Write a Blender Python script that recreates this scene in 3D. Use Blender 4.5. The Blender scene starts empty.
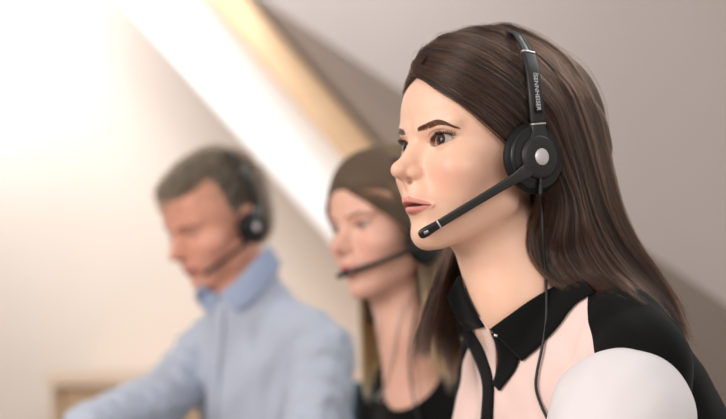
import bpy, bmesh, math, random
import numpy as np
from mathutils import Vector, Matrix
from mathutils.bvhtree import BVHTree

scene = bpy.context.scene
col = scene.collection
RNG = np.random.RandomState(7)

# ------------------------------------------------------------------ camera
FPX = 1714.0                       # focal length in pixels (85 mm lens on a 36 mm sensor)
HZ = 381.0                         # image row of the horizon
CAMZ = 0.96                        # camera height in metres
cam_data = bpy.data.cameras.new('camera')
cam = bpy.data.objects.new('camera', cam_data)
col.objects.link(cam)
cam.location = (0, 0, CAMZ)
cam.rotation_euler = (math.pi / 2, 0, 0)
cam_data.sensor_width = 36.0
cam_data.lens = FPX / 726 * 36
cam_data.shift_y = (HZ - 209.5) / 726
cam_data.clip_start = 0.05
cam_data.dof.use_dof = True
cam_data.dof.focus_distance = 1.64
cam_data.dof.aperture_fstop = 3.5
cam_data.dof.aperture_blades = 0
scene.camera = cam


def P(px, py, Y):
    """world point seen at a pixel, at depth Y (metres)"""
    return Vector(((px - 363) * Y / FPX, Y, CAMZ + (HZ - py) * Y / FPX))


# ------------------------------------------------------------------ light and exposure
vs = scene.view_settings
vs.view_transform = 'Standard'
vs.look = 'None'
vs.gamma = 1
vs.exposure = 0.25
vs.use_curve_mapping = False

world = bpy.data.worlds.new('world')
scene.world = world
world.use_nodes = True
world.node_tree.nodes['Background'].inputs[0].default_value = (1.0, 0.96, 0.92, 1)
world.node_tree.nodes['Background'].inputs[1].default_value = 0.44


def area(name, loc, target, sx, sy, power, color, spread=180):
    d = bpy.data.lights.new(name, 'AREA')
    d.shape = 'RECTANGLE'
    d.size = sx
    d.size_y = sy
    d.energy = power
    d.color = color
    d.spread = math.radians(spread)
    o = bpy.data.objects.new(name, d)
    col.objects.link(o)
    o.location = loc
    o.rotation_euler = (Vector(target) - Vector(loc)).to_track_quat('-Z', 'Y').to_euler()
    return o


# daylight from the windows of the room: one ahead of the sitters (left), one behind the photographer
area('window_light_left', (-2.6, 0.2, 2.0), (0.3, 1.8, 1.1), 1.8, 1.4, 60, (1.0, 0.94, 0.88))
area('window_light_rear', (0.9, -1.8, 2.2), (0.3, 1.8, 1.1), 2.2, 1.4, 38, (1.0, 0.95, 0.9))
area('skylight', (1.3, 2.6, 2.7), (0.5, 1.9, 1.1), 0.9, 0.7, 12, (0.95, 0.97, 1.0))
# added lamp out of view that whitens the wall's upper left corner; no window there
area('corner_wash_fill', (-1.75, 4.3, 2.75), (-1.25, 5.2, 2.25), 0.7, 0.7, 12, (0.88, 0.92, 1.0), 85)
area('back_wall_fill', (-0.4, 3.9, 3.1), (-0.1, 5.0, 1.4), 0.9, 0.9, 15, (0.94, 0.97, 1.0), 120)  # added fill aimed at the back wall and white trim, no real fixture

# ------------------------------------------------------------------ small helpers


def link(o, parent=None):
    col.objects.link(o)
    if parent is not None:
        o.parent = parent
    return o


def tag(o, label=None, cat=None, group=None, kind=None):
    if label:
        o['label'] = label
    if cat:
        o['category'] = cat
    if group:
        o['group'] = group
    if kind:
        o['kind'] = kind
    return o


def empty(name, loc, label, cat, group=None):
    o = bpy.data.objects.new(name, None)
    o.empty_display_size = 0.05
    link(o)
    o.location = loc
    tag(o, label, cat, group)
    bpy.context.view_layer.update()
    return o


def mesh_obj(name, V, F, mat, parent=None, smooth=True, colors=None):
    """V world coordinates; the object keeps them whatever its parent"""
    me = bpy.data.meshes.new(name)
    me.from_pydata([tuple(v) for v in V], [], [tuple(int(i) for i in f) for f in F])
    if colors is not None:
        a = me.color_attributes.new('Col', 'FLOAT_COLOR', 'POINT')
        c = np.ones((len(V), 4), dtype=np.float32)
        c[:, :3] = colors
        a.data.foreach_set('color', c.ravel())
    me.validate()
    if smooth:
        me.polygons.foreach_set('use_smooth', [True] * len(me.polygons))
    me.update()
    if mat:
        me.materials.append(mat)
    o = bpy.data.objects.new(name, me)
    link(o)
    if parent is not None:
        o.parent = parent
        o.matrix_parent_inverse = world_inv(parent)
    return o


def world_inv(p):
    m = Matrix.Identity(4)
    q = p
    while q is not None:
        m = q.matrix_parent_inverse @ q.matrix_basis @ m if q.parent else q.matrix_basis @ m
        q = q.parent
    return m.inverted()


def bm_obj(name, bm, mat, parent=None, smooth=True):
    V = [v.co.copy() for v in bm.verts]
    bm.verts.index_update()
    F = [[v.index for v in f.verts] for f in bm.faces]
    bm.free()
    return mesh_obj(name, V, F, mat, parent, smooth)


# ------------------------------------------------------------------ materials


def srgb(r, g, b):
    def f(c):
        c /= 255.0
        return c / 12.92 if c <= 0.04045 else ((c + 0.055) / 1.055) ** 2.4
    return (f(r), f(g), f(b), 1.0)


def mat(name, color=(0.8, 0.8, 0.8, 1), rough=0.6, metal=0.0, sss=0.0, sss_r=(1, .35, .2), sheen=0.0,
        coat=0.0, attr=None, bump=0.0, bscale=200.0, weave=False, spec=0.5, var=0.0, vscale=30, wood=False, wood2=None):
    m = bpy.data.materials.new(name)
    m.use_nodes = True
    nt = m.node_tree
    b = nt.nodes['Principled BSDF']
    b.inputs['Base Color'].default_value = color
    b.inputs['Roughness'].default_value = rough
    b.inputs['Metallic'].default_value = metal
    b.inputs['Specular IOR Level'].default_value = spec
    b.inputs['Sheen Weight'].default_value = sheen
    b.inputs['Coat Weight'].default_value = coat
    if sss:
        b.inputs['Subsurface Weight'].default_value = sss
        b.inputs['Subsurface Radius'].default_value = sss_r
        b.inputs['Subsurface Scale'].default_value = 0.006
    src = None
    if attr:
        a = nt.nodes.new('ShaderNodeAttribute')
        a.attribute_name = attr
        src = a.outputs['Color']
    tc = nt.nodes.new('ShaderNodeTexCoord')
    if wood:
        mp = nt.nodes.new('ShaderNodeMapping')
        mp.inputs['Scale'].default_value = wood
        nt.links.new(tc.outputs['Object'], mp.inputs[0])
        n = nt.nodes.new('ShaderNodeTexNoise')
        n.inputs['Scale'].default_value = 6
        n.inputs['Detail'].default_value = 6
        n.inputs['Distortion'].default_value = 1.2
        nt.links.new(mp.outputs[0], n.inputs['Vector'])
        r = nt.nodes.new('ShaderNodeValToRGB')
        r.color_ramp.elements[0].position = 0.3
        r.color_ramp.elements[1].position = 0.7
        r.color_ramp.elements[0].color = color
        r.color_ramp.elements[1].color = wood2
        nt.links.new(n.outputs[0], r.inputs[0])
        src = r.outputs[0]
    if var:
        n = nt.nodes.new('ShaderNodeTexNoise')
        n.inputs['Scale'].default_value = vscale
        n.inputs['Detail'].default_value = 4
        nt.links.new(tc.outputs['Object'], n.inputs['Vector'])
        hs = nt.nodes.new('ShaderNodeHueSaturation')
        mr = nt.nodes.new('ShaderNodeMapRange')
        mr.inputs[1].default_value = 0.3
        mr.inputs[2].default_value = 0.7
        mr.inputs[3].default_value = 1 - var
        mr.inputs[4].default_value = 1 + var
        nt.links.new(n.outputs[0], mr.inputs[0])
        nt.links.new(mr.outputs[0], hs.inputs['Value'])
        if src is not None:
            nt.links.new(src, hs.inputs['Color'])
        else:
            hs.inputs['Color'].default_value = color
        src = hs.outputs[0]
    if src is not None:
        nt.links.new(src, b.inputs['Base Color'])
    if bump:
        if weave:
            n = nt.nodes.new('ShaderNodeTexWave')
            n.inputs['Scale'].default_value = bscale
            n.inputs['Distortion'].default_value = 0.5
            h = n.outputs[1] if len(n.outputs) > 1 else n.outputs[0]
        else:
            n = nt.nodes.new('ShaderNodeTexNoise')
            n.inputs['Scale'].default_value = bscale
            n.inputs['Detail'].default_value = 3
            h = n.outputs[0]
        nt.links.new(tc.outputs['Object'], n.inputs['Vector'])
        bp = nt.nodes.new('ShaderNodeBump')
        bp.inputs['Strength'].default_value = bump
        bp.inputs['Distance'].default_value = 0.0006
        nt.links.new(h, bp.inputs['Height'])
        nt.links.new(bp.outputs[0], b.inputs['Normal'])
    return m


M = {
    'skin': mat('skin', rough=0.42, sss=0.35, attr='Col', bump=0.25, bscale=900, spec=0.4),
    'eye_white': mat('eye_white', srgb(226, 218, 214), rough=0.15, attr='Col', coat=0.15, spec=0.35),
    'teeth': mat('teeth', srgb(225, 215, 205), rough=0.25),
    'black_plastic': mat('black_plastic', srgb(40, 39, 38), rough=0.42, spec=0.4),
    'dark_plastic': mat('dark_plastic', srgb(20, 20, 21), rough=0.36, spec=0.45),
    'leatherette': mat('leatherette', srgb(12, 12, 12), spec=0.3, rough=0.6, bump=0.3, bscale=500),
    'silver': mat('silver', srgb(215, 213, 212), rough=0.3, metal=0.85),
    'brushed': mat('brushed_silver', srgb(222, 214, 214), rough=0.38, metal=0.6, bump=0.2, bscale=700),
    'print': mat('white_print', srgb(205, 205, 208), rough=0.5),
    'rubber': mat('black_rubber', srgb(22, 22, 22), rough=0.5),
    'black_cloth': mat('black_cloth', srgb(8, 8, 9), rough=0.9, sheen=0.04, bump=0.2, bscale=900, spec=0.2),
    'pink_cloth': mat('pink_cloth', srgb(240, 210, 203), rough=0.75, sheen=0.2, bump=0.15, bscale=900, spec=0.25),
    'white_cloth': mat('white_cloth', srgb(226, 219, 221), rough=0.75, sheen=0.2, bump=0.15, bscale=900, spec=0.25),
    'blue_cloth': mat('blue_cloth', srgb(190, 197, 213), rough=0.8, sheen=0.15, bump=0.2, bscale=900, spec=0.25),
    'blue_collar': mat('blue_collar_cloth', srgb(166, 179, 208), rough=0.8, sheen=0.15, bump=0.2, bscale=900, spec=0.25),
    'teal': mat('teal_cloth', srgb(60, 110, 115), rough=0.8, bump=0.3, bscale=600),
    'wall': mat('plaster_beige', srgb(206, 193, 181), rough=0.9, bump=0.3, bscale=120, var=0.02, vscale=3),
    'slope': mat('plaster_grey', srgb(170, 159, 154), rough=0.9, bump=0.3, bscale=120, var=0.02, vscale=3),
    'white_paint': mat('white_paint', srgb(253, 253, 254), rough=0.6, var=0.01),
    'wood': mat('light_wood', srgb(228, 188, 146), rough=0.55, wood=(1.5, 12, 12), wood2=srgb(240, 206, 168)),
    'wood_pale': mat('pale_wood', srgb(218, 190, 166), rough=0.6, wood=(1.5, 12, 12), wood2=srgb(228, 202, 180)),
    'wood_dark': mat('tan_wood', srgb(186, 152, 118), rough=0.6, wood=(1.5, 12, 12), wood2=srgb(204, 172, 138)),
    'floor': mat('carpet_grey', srgb(150, 138, 126), rough=0.95, bump=0.6, bscale=300, var=0.05, vscale=60),
    'steel': mat('steel', srgb(190, 190, 190), rough=0.35, metal=1.0),
}


def hair_mat(name, c1, c2, rough=0.32):
    """strand material: fibre reflectance, colour varied along an attribute"""
    m = bpy.data.materials.new(name)
    m.use_nodes = True
    nt = m.node_tree
    for n in list(nt.nodes):
        nt.nodes.remove(n)
    out = nt.nodes.new('ShaderNodeOutputMaterial')
    hb = nt.nodes.new('ShaderNodeBsdfHairPrincipled')
    hb.parametrization = 'COLOR'
    hb.inputs['Roughness'].default_value = rough
    hb.inputs['Radial Roughness'].default_value = 0.5
    a = nt.nodes.new('ShaderNodeAttribute')
    a.attribute_name = 'shade'
    mx = nt.nodes.new('ShaderNodeMix')
    mx.data_type = 'RGBA'
    mx.inputs[6].default_value = c1
    mx.inputs[7].default_value = c2
    nt.links.new(a.outputs['Fac'], mx.inputs[0])
    nt.links.new(mx.outputs[2], hb.inputs['Color'])
    nt.links.new(hb.outputs[0], out.inputs[0])
    return m


M['hair_brown'] = hair_mat('hair_brown', srgb(14, 8, 5), srgb(66, 42, 30), .25)
M['hair_ash'] = hair_mat('hair_ash', srgb(58, 42, 30), srgb(190, 150, 104))
M['hair_short'] = hair_mat('hair_short', srgb(74, 60, 47), srgb(150, 128, 104), 0.4)
M['lash'] = hair_mat('lash', srgb(8, 6, 5), srgb(14, 9, 8))
M['lash_brown'] = hair_mat('brow_brown', srgb(30, 18, 13), srgb(58, 38, 28))
M['scalp_brown'] = mat('hair_under_brown', srgb(44, 31, 25), rough=0.6)
M['scalp_ash'] = mat('hair_under_ash', srgb(92, 72, 54), rough=0.7)
M['scalp_short'] = mat('hair_under_short', srgb(66, 54, 44), rough=0.8)

# ------------------------------------------------------------------ distance-field sculpting


def A(*v):
    return np.array(v, dtype=np.float64)


def smin(a, b, k):
    h = np.clip(.5 + .5 * (b - a) / k, 0, 1)
    return b * (1 - h) + a * h - k * h * (1 - h)


def smax(a, b, k):
    return -smin(-a, -b, k)


def ell(p, c, r):
    q = p - A(*c)
    r = A(*r)
    k0 = np.sqrt(((q / r) ** 2).sum(1)) + 1e-9
    k1 = np.sqrt(((q / (r * r)) ** 2).sum(1)) + 1e-9
    return k0 * (k0 - 1) / k1


def sph(p, c, r):
    return np.sqrt(((p - A(*c)) ** 2).sum(1)) - r


def rc(p, a, b, ra, rb):
    a = A(*a)
    b = A(*b)
    d = b - a
    h = np.clip(((p - a) @ d) / (d @ d), 0, 1)
    return np.sqrt(((p - a - h[:, None] * d) ** 2).sum(1)) - (ra + (rb - ra) * h)


def surface_nets(f, lo, hi, h):
    n = [int(math.ceil((hi[i] - lo[i]) / h)) + 1 for i in range(3)]
    ax = [lo[i] + h * np.arange(n[i]) for i in range(3)]
    X, Y, Z = np.meshgrid(*ax, indexing='ij')
    pts = np.stack([X.ravel(), Y.ravel(), Z.ravel()], 1)
    v = np.empty(len(pts))
    for s in range(0, len(pts), 200000):
        v[s:s + 200000] = f(pts[s:s + 200000])
    v = v.reshape(n)
    v[0], v[-1], v[:, 0], v[:, -1], v[:, :, 0], v[:, :, -1] = [np.maximum(w, h * .5) for w in
                                                        (v[0], v[-1], v[:, 0], v[:, -1], v[:, :, 0], v[:, :, -1])]
    ins = v < 0
    nc = [k - 1 for k in n]
    acc = np.zeros(nc + [3])
    cnt = np.zeros(nc)
    cx = [(i, j, k) for i in (0, 1) for j in (0, 1) for k in (0, 1)]

    def sub(a, c):
        return a[c[0]:c[0] + nc[0], c[1]:c[1] + nc[1], c[2]:c[2] + nc[2]]
    for c in cx:
        for axx in range(3):
            if c[axx] == 0:
                d = list(c)
                d[axx] = 1
                va, vb = sub(v, c), sub(v, d)
                m = (va < 0) != (vb < 0)
                t = np.where(m, va / np.where(m, va - vb, 1), 0)
                for q in range(3):
                    acc[..., q] += np.where(m, c[q] + (t if q == axx else 0), 0)
                cnt += m
    act = cnt > 0
    idx = -np.ones(nc, dtype=np.int64)
    idx[act] = np.arange(act.sum())
    cell = np.argwhere(act)
    V = A(*lo) + h * (cell + acc[act] / cnt[act][:, None])
    F = []
    for axx in range(3):
        o1, o2 = [(1, 2), (2, 0), (0, 1)][axx]
        sl = [slice(None)] * 3
        sh = [slice(None)] * 3
        sl[axx] = slice(0, -1)
        sh[axx] = slice(1, None)
        a = ins[tuple(sl)]
        b = ins[tuple(sh)]
        for flip, m in ((False, a & ~b), (True, ~a & b)):
            e = np.argwhere(m)
            e = e[(e[:, o1] > 0) & (e[:, o2] > 0) & (e[:, o1] < n[o1] - 1) & (e[:, o2] < n[o2] - 1)]
            q = []
            for d1, d2 in ((0, 0), (1, 0), (1, 1), (0, 1)):
                k = e.copy()
                k[:, o1] -= 1 - d1
                k[:, o2] -= 1 - d2
                q.append(idx[k[:, 0], k[:, 1], k[:, 2]])
            q = np.stack(q, 1)
            if flip:
                q = q[:, ::-1]
            F.append(q)
    F = np.concatenate(F)
    F = F[(F >= 0).all(1)]
    return V, F


def subdivide(V, F):
    """one level of uniform 1-to-4 on quads"""
    n = len(V)
    E = np.stack([F, np.roll(F, -1, 1)], 2).reshape(-1, 2)
    Es = np.sort(E, 1)
    key = Es[:, 0] * (n + 1) + Es[:, 1]
    u, inv = np.unique(key, return_inverse=True)
    a, b = u // (n + 1), u % (n + 1)
    mid = (V[a] + V[b]) / 2
    cen = V[F].mean(1)
    em = n + inv.reshape(-1, 4)
    cc = n + len(u) + np.arange(len(F))
    NF = []
    for i in range(4):
        NF.append(np.stack([F[:, i], em[:, i], cc, em[:, (i + 3) % 4]], 1))
    return np.concatenate([V, mid, cen]), np.concatenate(NF)


def project(f, V, it=2, e=0.15, clampd=2.0):
    V = V.copy()
    for _ in range(it):
        d = f(V)
        g = np.stack([f(V + A(*(e if k == i else 0 for k in range(3)))) - f(V - A(*(e if k == i else 0 for k in range(3))))
                      for i in range(3)], 1) / (2 * e)
        l2 = (g ** 2).sum(1) + 1e-3
        V -= g * np.clip(d / l2, -clampd, clampd)[:, None]
    return V


def grad(f, V, e=0.3):
    g = np.stack([f(V + A(*(e if k == i else 0 for k in range(3)))) - f(V - A(*(e if k == i else 0 for k in range(3))))
                  for i in range(3)], 1)
    return g / (np.sqrt((g ** 2).sum(1)) + 1e-9)[:, None]


def refine(V, F, mask):
    """bmesh edge split of the masked vertices' faces (keeps the surface closed)"""
    bm = bmesh.new()
    vs_ = [bm.verts.new(v) for v in V]
    for f in F:
        try:
            bm.faces.new([vs_[i] for i in f])
        except ValueError:
            pass
    ed = [e for e in bm.edges if mask[e.verts[0].index if False else 0]] if False else None
    bm.verts.index_update()
    ed = [e for e in bm.edges if mask[e.verts[0].index] and mask[e.verts[1].index]]
    bmesh.ops.subdivide_edges(bm, edges=ed, cuts=1, use_grid_fill=True)
    bm.verts.index_update()
    V2 = np.array([v.co[:] for v in bm.verts])
    F2 = [[v.index for v in f.verts] for f in bm.faces]
    bm.free()
    return V2, F2


def clip(V, F, g, keep_positive=True):
    """cut a quad/tri mesh along g = 0, keeping one side; exact boundary"""
    if not keep_positive:
        g = -g
    V = list(map(tuple, V))
    out = []
    cache = {}
    for f in F:
        gs = [g[i] for i in f]
        if min(gs) >= 0:
            out.append(list(f))
            continue
        if max(gs) < 0:
            continue
        poly = []
        n = len(f)
        for k in range(n):
            a, b = int(f[k]), int(f[(k + 1) % n])
            ga, gb = g[a], g[b]
            if ga >= 0:
                poly.append(a)
            if (ga >= 0) != (gb >= 0):
                key = (min(a, b), max(a, b))
                if key not in cache:
                    t = ga / (ga - gb)
                    cache[key] = len(V)
                    V.append(tuple(V[a][q] + t * (V[b][q] - V[a][q]) for q in range(3)))
                poly.append(cache[key])
        if len(poly) >= 3:
            out.append(poly)
    used = sorted({i for f in out for i in f})
    mp = {o: n for n, o in enumerate(used)}
    return np.array([V[i] for i in used]), [[mp[i] for i in f] for f in out]


def frame(center, yaw, pitch=0, roll=0):
    """local x right, y forward, z up (mm) -> world. yaw: degrees that the forward direction turns
    from -X towards the camera; pitch>0 looks up; roll tilts"""
    s, c = math.sin(math.radians(yaw)), math.cos(math.radians(yaw))
    R = Matrix(((-s, -c, 0), (c, -s, 0), (0, 0, 1)))
    R = R @ Matrix.Rotation(math.radians(pitch), 3, 'X') @ Matrix.Rotation(math.radians(roll), 3, 'Y')
    Mx = R.to_4x4() @ Matrix.Scale(0.001, 4)
    Mx.translation = Vector(center)
    return Mx


def xf(Mx, V):
    m = np.array(Mx)
    return V @ m[:3, :3].T + m[:3, 3]


def vnoise(p, scale, seed=0):
    """cheap smooth pseudo-noise: sum of sines, about -1..1"""
    r = np.random.RandomState(seed)
    o = np.zeros(len(p))
    for k in range(5):
        d = r.normal(size=3)
        d /= np.linalg.norm(d)
        o += np.sin((p @ d) / scale * (1 + .6 * k) * 2.2 + r.rand() * 6.28) / (1 + .35 * k)
    return o / 2.6


# ------------------------------------------------------------------ heads

WOMAN = dict(jaw=1.0, nose=1.0, wide=1.0, brow=0.0)
MAN = dict(jaw=1.12, nose=1.12, wide=1.05, brow=1.0)


def head_sdf(p0, o, neck):
    p = p0.copy()
    p[:, 0] = np.abs(p[:, 0])
    x, y, z = p[:, 0], p[:, 1], p[:, 2]
    j = o['jaw']
    nz = o['nose']
    d = ell(p, (0, -6, 42), (72, 91, 83))
    d = smin(d, ell(p, (0, 30, 48), (62, 60, 60)), 25)            # forehead
    d = smin(d, ell(p, (0, 36, -12), (57, 53, 66)), 18)           # middle of the face
    d = smin(d, ell(p, (38, 58, -12), (24, 26, 22)), 14)          # cheekbone
    d = smin(d, ell(p, (27, 57, -34), (23, 23, 27)), 13)          # cheek
    d = smin(d, rc(p, (47 * j, 14, -44), (12 * j, 66, -73), 13, 14), 22)   # jaw
    d = smin(d, rc(p, (0, 52, -56), (0, 71, -71), 24, 15 * j), 14)
    d = smin(d, ell(p, (0, 76.5, -74), (13 * j, 12, 12)), 10)      # chin
    d = smin(d, ell(p, (0, 70.5, -40), (26, 26.5, 26)), 10)           # muzzle
    d = smin(d, ell(p, (0, 20, -38), (44, 40, 38)), 18)
    # eye sockets and brow
    d = smax(d, -ell(p, (31, 95, 13), (18, 14, 12)), 11)
    d = smin(d, rc(p, (8, 86, 29 - o['brow'] * 1.5), (44, 72, 33), 6 + o['brow'] * 2, 6), 10)
    # nose
    nl = 109.5 + (nz - 1) * 25
    d = smin(d, rc(p, (0, 80, 24), (0, nl - 14, -9), 7 * nz, 10 * nz), 8)
    d = smin(d, rc(p, (0, 82, 20), (0, nl - 4.5, -10), 5 * nz, 6.6 * nz), 7)
    d = smin(d, ell(p, (0, nl - 1.5, -12.5), (8.4 * nz, 8.0, 7.6)), 6)
    d = smin(d, ell(p, (10.0 * nz, 95.2, -16.2), (4.9, 7.6, 5.5)), 6)
    d = smin(d, rc(p, (0, nl - 5, -18), (0, 96, -24), 3.6, 5), 4)
    d = smax(d, -ell(p, (6.3 * nz, 99.5, -23.5), (3.0, 5.0, 3.4)), 2.0)
    # philtrum, lips
    d = smin(d, ell(p, (0, 89.5, -32), (15, 9, 12)), 8)
    ml = o.get('gap', 1.0)
    d = smin(d, rc(p, (3.2, 98.2, -41.6), (24, 83.5, -46.8), 3.8, 1.4), 2.5)   # upper lip
    d = smin(d, rc(p, (0, 94.6, -50.6), (22, 83.5, -48.4), 4.6, 1.4), 2.5)       # lower lip
    d = smax(d, -ell(p, (0, 101, -61.5), (22, 11, 5.0)), 8)      # fold under the lip
    op = sstep(17, 8, x) * ml
    zc = mouth_line(x)
    d = d + (0.9 * sstep(24, 18, x) + 4.5 * op) * np.exp(-((z - zc) / (.75 + .9 * op)) ** 4) * (y > 70) * (np.abs(z - zc) < 6)
    d = d + .9 * np.exp(-(x / 2.6) ** 2 - ((z + 33) / 4.5) ** 2) * (y > 80)  # philtrum groove
    # lids
    ec = A(*EYE)
    lid = sph(p, ec, 14.4)
    lid = smax(lid, -(y - 62), 3)
    d = smin(d, lid, 2.6)
    q = p - ec
    u = q[:, 0] / 13.3
    up, dn = lid_curves(u, o)
    ap = np.maximum(q[:, 2] - up, dn - q[:, 2])
    ap = np.maximum(ap, (np.abs(u) - .98) * 13)
    ap = np.maximum(ap, -(q[:, 1] - 3))
    ap = np.maximum(ap, -(sph(p, ec, 11.6) - 1.9 * sstep(-.4, -.72, u)))
    d = smax(d, -ap, 0.7)
    # fold above the lid
    fz = up + 3.6 - q[:, 2]
    fold = np.exp(-(fz / 1.0) ** 2) * np.clip(1.25 - np.abs(u), 0, 1) * (q[:, 1] > 0) * (np.abs(q[:, 2]) < 16) * (y < 100)
    d = d + fold * 1.3
    # ear
    e = ell(p, (72, -8, 2), (6, 17, 29))
    e = smin(e, rc(p, (74, -16, 20), (74, -2, -22), 5, 5), 6)
    e = smax(e, -ell(p, (80, -4, 4), (7, 8, 14)), 3)
    d = smin(d, e, 5)
    # neck
    for (a, b, ra, rb) in neck:
        d = smin(d, rc(p0, a, b, ra, rb), 16)
    return d


EYE = (31, 69.5, 15)


def mouth_line(x):
    return -46.4 - 1.2 * sstep(6, 24, x) + .5 * np.exp(-(x / 5) ** 2)


def lid_curves(u, o):
    up = o.get('up', 6.1) * np.sqrt(np.clip(1 - (u - .05) ** 2, 0, 1)) * (1 + .12 * u) + 0.9 * u
    dn = -o.get('dn', 4.6) * np.sqrt(np.clip(1 - (u + .05) ** 2, 0, 1)) + 0.9 * u
    return up, dn

skin_base = np.array(srgb(238, 194, 170)[:3])


def mixc(c, new, w):
    w = np.clip(w, 0, 1)[:, None]
    return c * (1 - w) + np.array(new)[None] * w


def sstep(a, b, x):
    t = np.clip((x - a) / (b - a), 0, 1)
    return t * t * (3 - 2 * t)


def face_colors(V, o):
    p = V.copy()
    p[:, 0] = np.abs(p[:, 0])
    x, y, z = p.T
    c = np.tile(np.array(o.get('skin', skin_base)), (len(V), 1))
    c = mixc(c, srgb(236, 170, 150)[:3], 0.55 * np.exp(-((x - 42) / 18) ** 2 - ((z + 20) / 20) ** 2) * (y > 20))
    c = mixc(c, srgb(232, 160, 142)[:3], 0.35 * np.exp(-(x / 12) ** 2 - ((z + 17) / 8) ** 2) * (y > 98))
    n = vnoise(V, 9, 3)
    c = c * (1 + .018 * n[:, None])
    front = y > 80
    lipc = o.get('lip', srgb(216, 144, 134)[:3])
    zu = -38.6 - 0.0125 * x ** 2 + 1.2 * np.exp(-((x - 4.5) / 3) ** 2) - .8 * np.exp(-(x / 2.0) ** 2)
    zl = -56.0 + 0.015 * x ** 2
    w = sstep(-.9, .9, zu - z) * sstep(-.9, .9, z - zl) * front * sstep(25.5, 22, x)
    c = mixc(c, lipc, w)
    # inside of the mouth
    zc = mouth_line(x)
    w = np.exp(-((z - zc) / (.55 + .75 * sstep(17, 8, x))) ** 4) * front * sstep(25, 22, x)
    c = mixc(c, srgb(92, 40, 36)[:3], w)
    # nostril inside
    w = np.exp(-(((x - 6.3) / 3) ** 2 + ((y - 101) / 5) ** 2 + ((z + 24) / 3) ** 2) ** 2)
    c = mixc(c, srgb(110, 55, 45)[:3], .9 * w)
    w = ((np.sqrt(((p - A(*EYE)) ** 2).sum(1)) < 13.75) & (y > 66)) * 1.0
    c = mixc(c, srgb(205, 150, 135)[:3], w)
    # eye make-up: liner along the lash line, soft brown shadow on the lid
    mk = o.get('makeup', 1.0)
    q = p - A(*EYE)
    u = q[:, 0] / 13.3
    up, dn = lid_curves(u, o)
    in_ = sstep(-1.08, -.82, u)
    near = (q[:, 1] > 0) & (np.abs(u) < 1.35) & (y < 95) & (np.sqrt((q ** 2).sum(1)) > 13.8)
    w = np.exp(-((q[:, 2] - up - 1.6) / 2.4) ** 2) * sstep(1.35, .9, np.abs(u)) * near
    c = mixc(c, srgb(150, 98, 80)[:3], .55 * mk * w)
    w = np.exp(-((q[:, 2] - up - .45) / 1.1) ** 2) * sstep(1.18, 1.0, np.abs(u)) * near
    c = mixc(c, srgb(26, 16, 15)[:3], mk * w * in_)
    w = np.exp(-((q[:, 2] - dn + .35) / .7) ** 2) * sstep(1.1, .9, np.abs(u)) * near
    c = mixc(c, srgb(90, 60, 52)[:3], .7 * mk * w * in_)
    return c


def sstep1(a, b, x):
    t = min(max((x - a) / (b - a), 0), 1)
    return t * t * (3 - 2 * t)


def make_eye(Mx, side, gaze, iris, parent, name='eyeball'):
    """eyeball with its iris and pupil turned to the gaze; gaze = (right, forward, up)"""
    g = Vector(gaze).normalized()
    V, F = [], []
    n, m = 40, 32
    rot = Vector((0, 0, 1)).rotation_difference(g).to_matrix()
    cols = []
    r = 12.7
    for i in range(n + 1):
        t = (i / n) ** 1.6 * math.pi
        rr = r + 0.9 * math.exp(-(t / 0.42) ** 4)
        for k in range(m):
            a = 2 * math.pi * k / m
            v = rot @ Vector((math.sin(t) * math.cos(a), math.sin(t) * math.sin(a), math.cos(t))) * rr
            V.append((v.x + side * EYE[0], v.y + EYE[1], v.z + EYE[2]))
            s = t * r
            if s < 2.1:
                c = srgb(5, 4, 4)[:3]
            elif s < 6.0:
                f = abs(math.sin(a * 17)) * .25
                base = np.array(iris) * (0.75 + f)
                c = tuple(base * (1 - .7 * sstep1(4.8, 6.0, s)))
            else:
                c = srgb(172, 156, 150)[:3]
            cols.append(c)
    for i in range(n):
        for k in range(m):
            F.append((i * m + k, (i + 1) * m + k, (i + 1) * m + (k + 1) % m, i * m + (k + 1) % m))
    return mesh_obj(name, xf(Mx, np.array(V)), F, M['eye_white'], parent, colors=np.array(cols))


def make_head(Mx, o, neck, parent, h, levels, fine, zlo=-230, name='body', xr=100, yback=-112):
    f = lambda p: head_sdf(p, o, neck)
    V, F = surface_nets(f, (-xr, yback, zlo), (xr, 126, 132), h)
    for _ in range(levels):
        V, F = subdivide(V, F)
        V = project(f, V, 1, e=.2)
    V = project(f, V, 2, e=.12, clampd=1.0)
    if fine:
        ax = np.abs(V[:, 0])
        mask = (V[:, 1] > 66) & (((ax > 10) & (ax < 52) & (V[:, 2] > 2) & (V[:, 2] < 30)) | ((ax < 30) & (V[:, 2] > -72) & (V[:, 2] < -8)))
        V, F = refine(V, F, mask)
        V = project(f, V, 2, e=.08, clampd=.6)
        ax = np.abs(V[:, 0])
        mask = ((ax > 14) & (ax < 48) & (V[:, 1] > 68) & (V[:, 2] > 6) & (V[:, 2] < 25)) | ((ax < 27) & (V[:, 1] > 78) & (V[:, 2] > -52) & (V[:, 2] < -40))
        V, F = refine(V, F, mask)
        V = project(f, V, 2, e=.05, clampd=.3)
    c = face_colors(V, o)
    return mesh_obj(name, xf(Mx, V), F, M['skin'], parent, colors=c)


def strands_obj(name, pts_list, radii, shades, material, parent, kind='stuff'):
    """hair curves; pts_list: arrays (n,3) in world coordinates"""
    hc = bpy.data.hair_curves.new(name)
    hc.add_curves([len(p) for p in pts_list])
    allp = np.concatenate(pts_list).astype(np.float32)
    hc.attributes['position'].data.foreach_set('vector', allp.ravel())
    ra = hc.attributes.get('radius') or hc.attributes.new('radius', 'FLOAT', 'POINT')
    ra.data.foreach_set('value', np.concatenate(radii).astype(np.float32))
    sa = hc.attributes.new('shade', 'FLOAT', 'POINT')
    sa.data.foreach_set('value', np.concatenate(shades).astype(np.float32))
    hc.materials.append(material)
    o = bpy.data.objects.new(name, hc)
    link(o)
    if parent is not None:
        o.parent = parent
        o.matrix_parent_inverse = world_inv(parent)
    if kind:
        o['kind'] = kind
    return o


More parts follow.
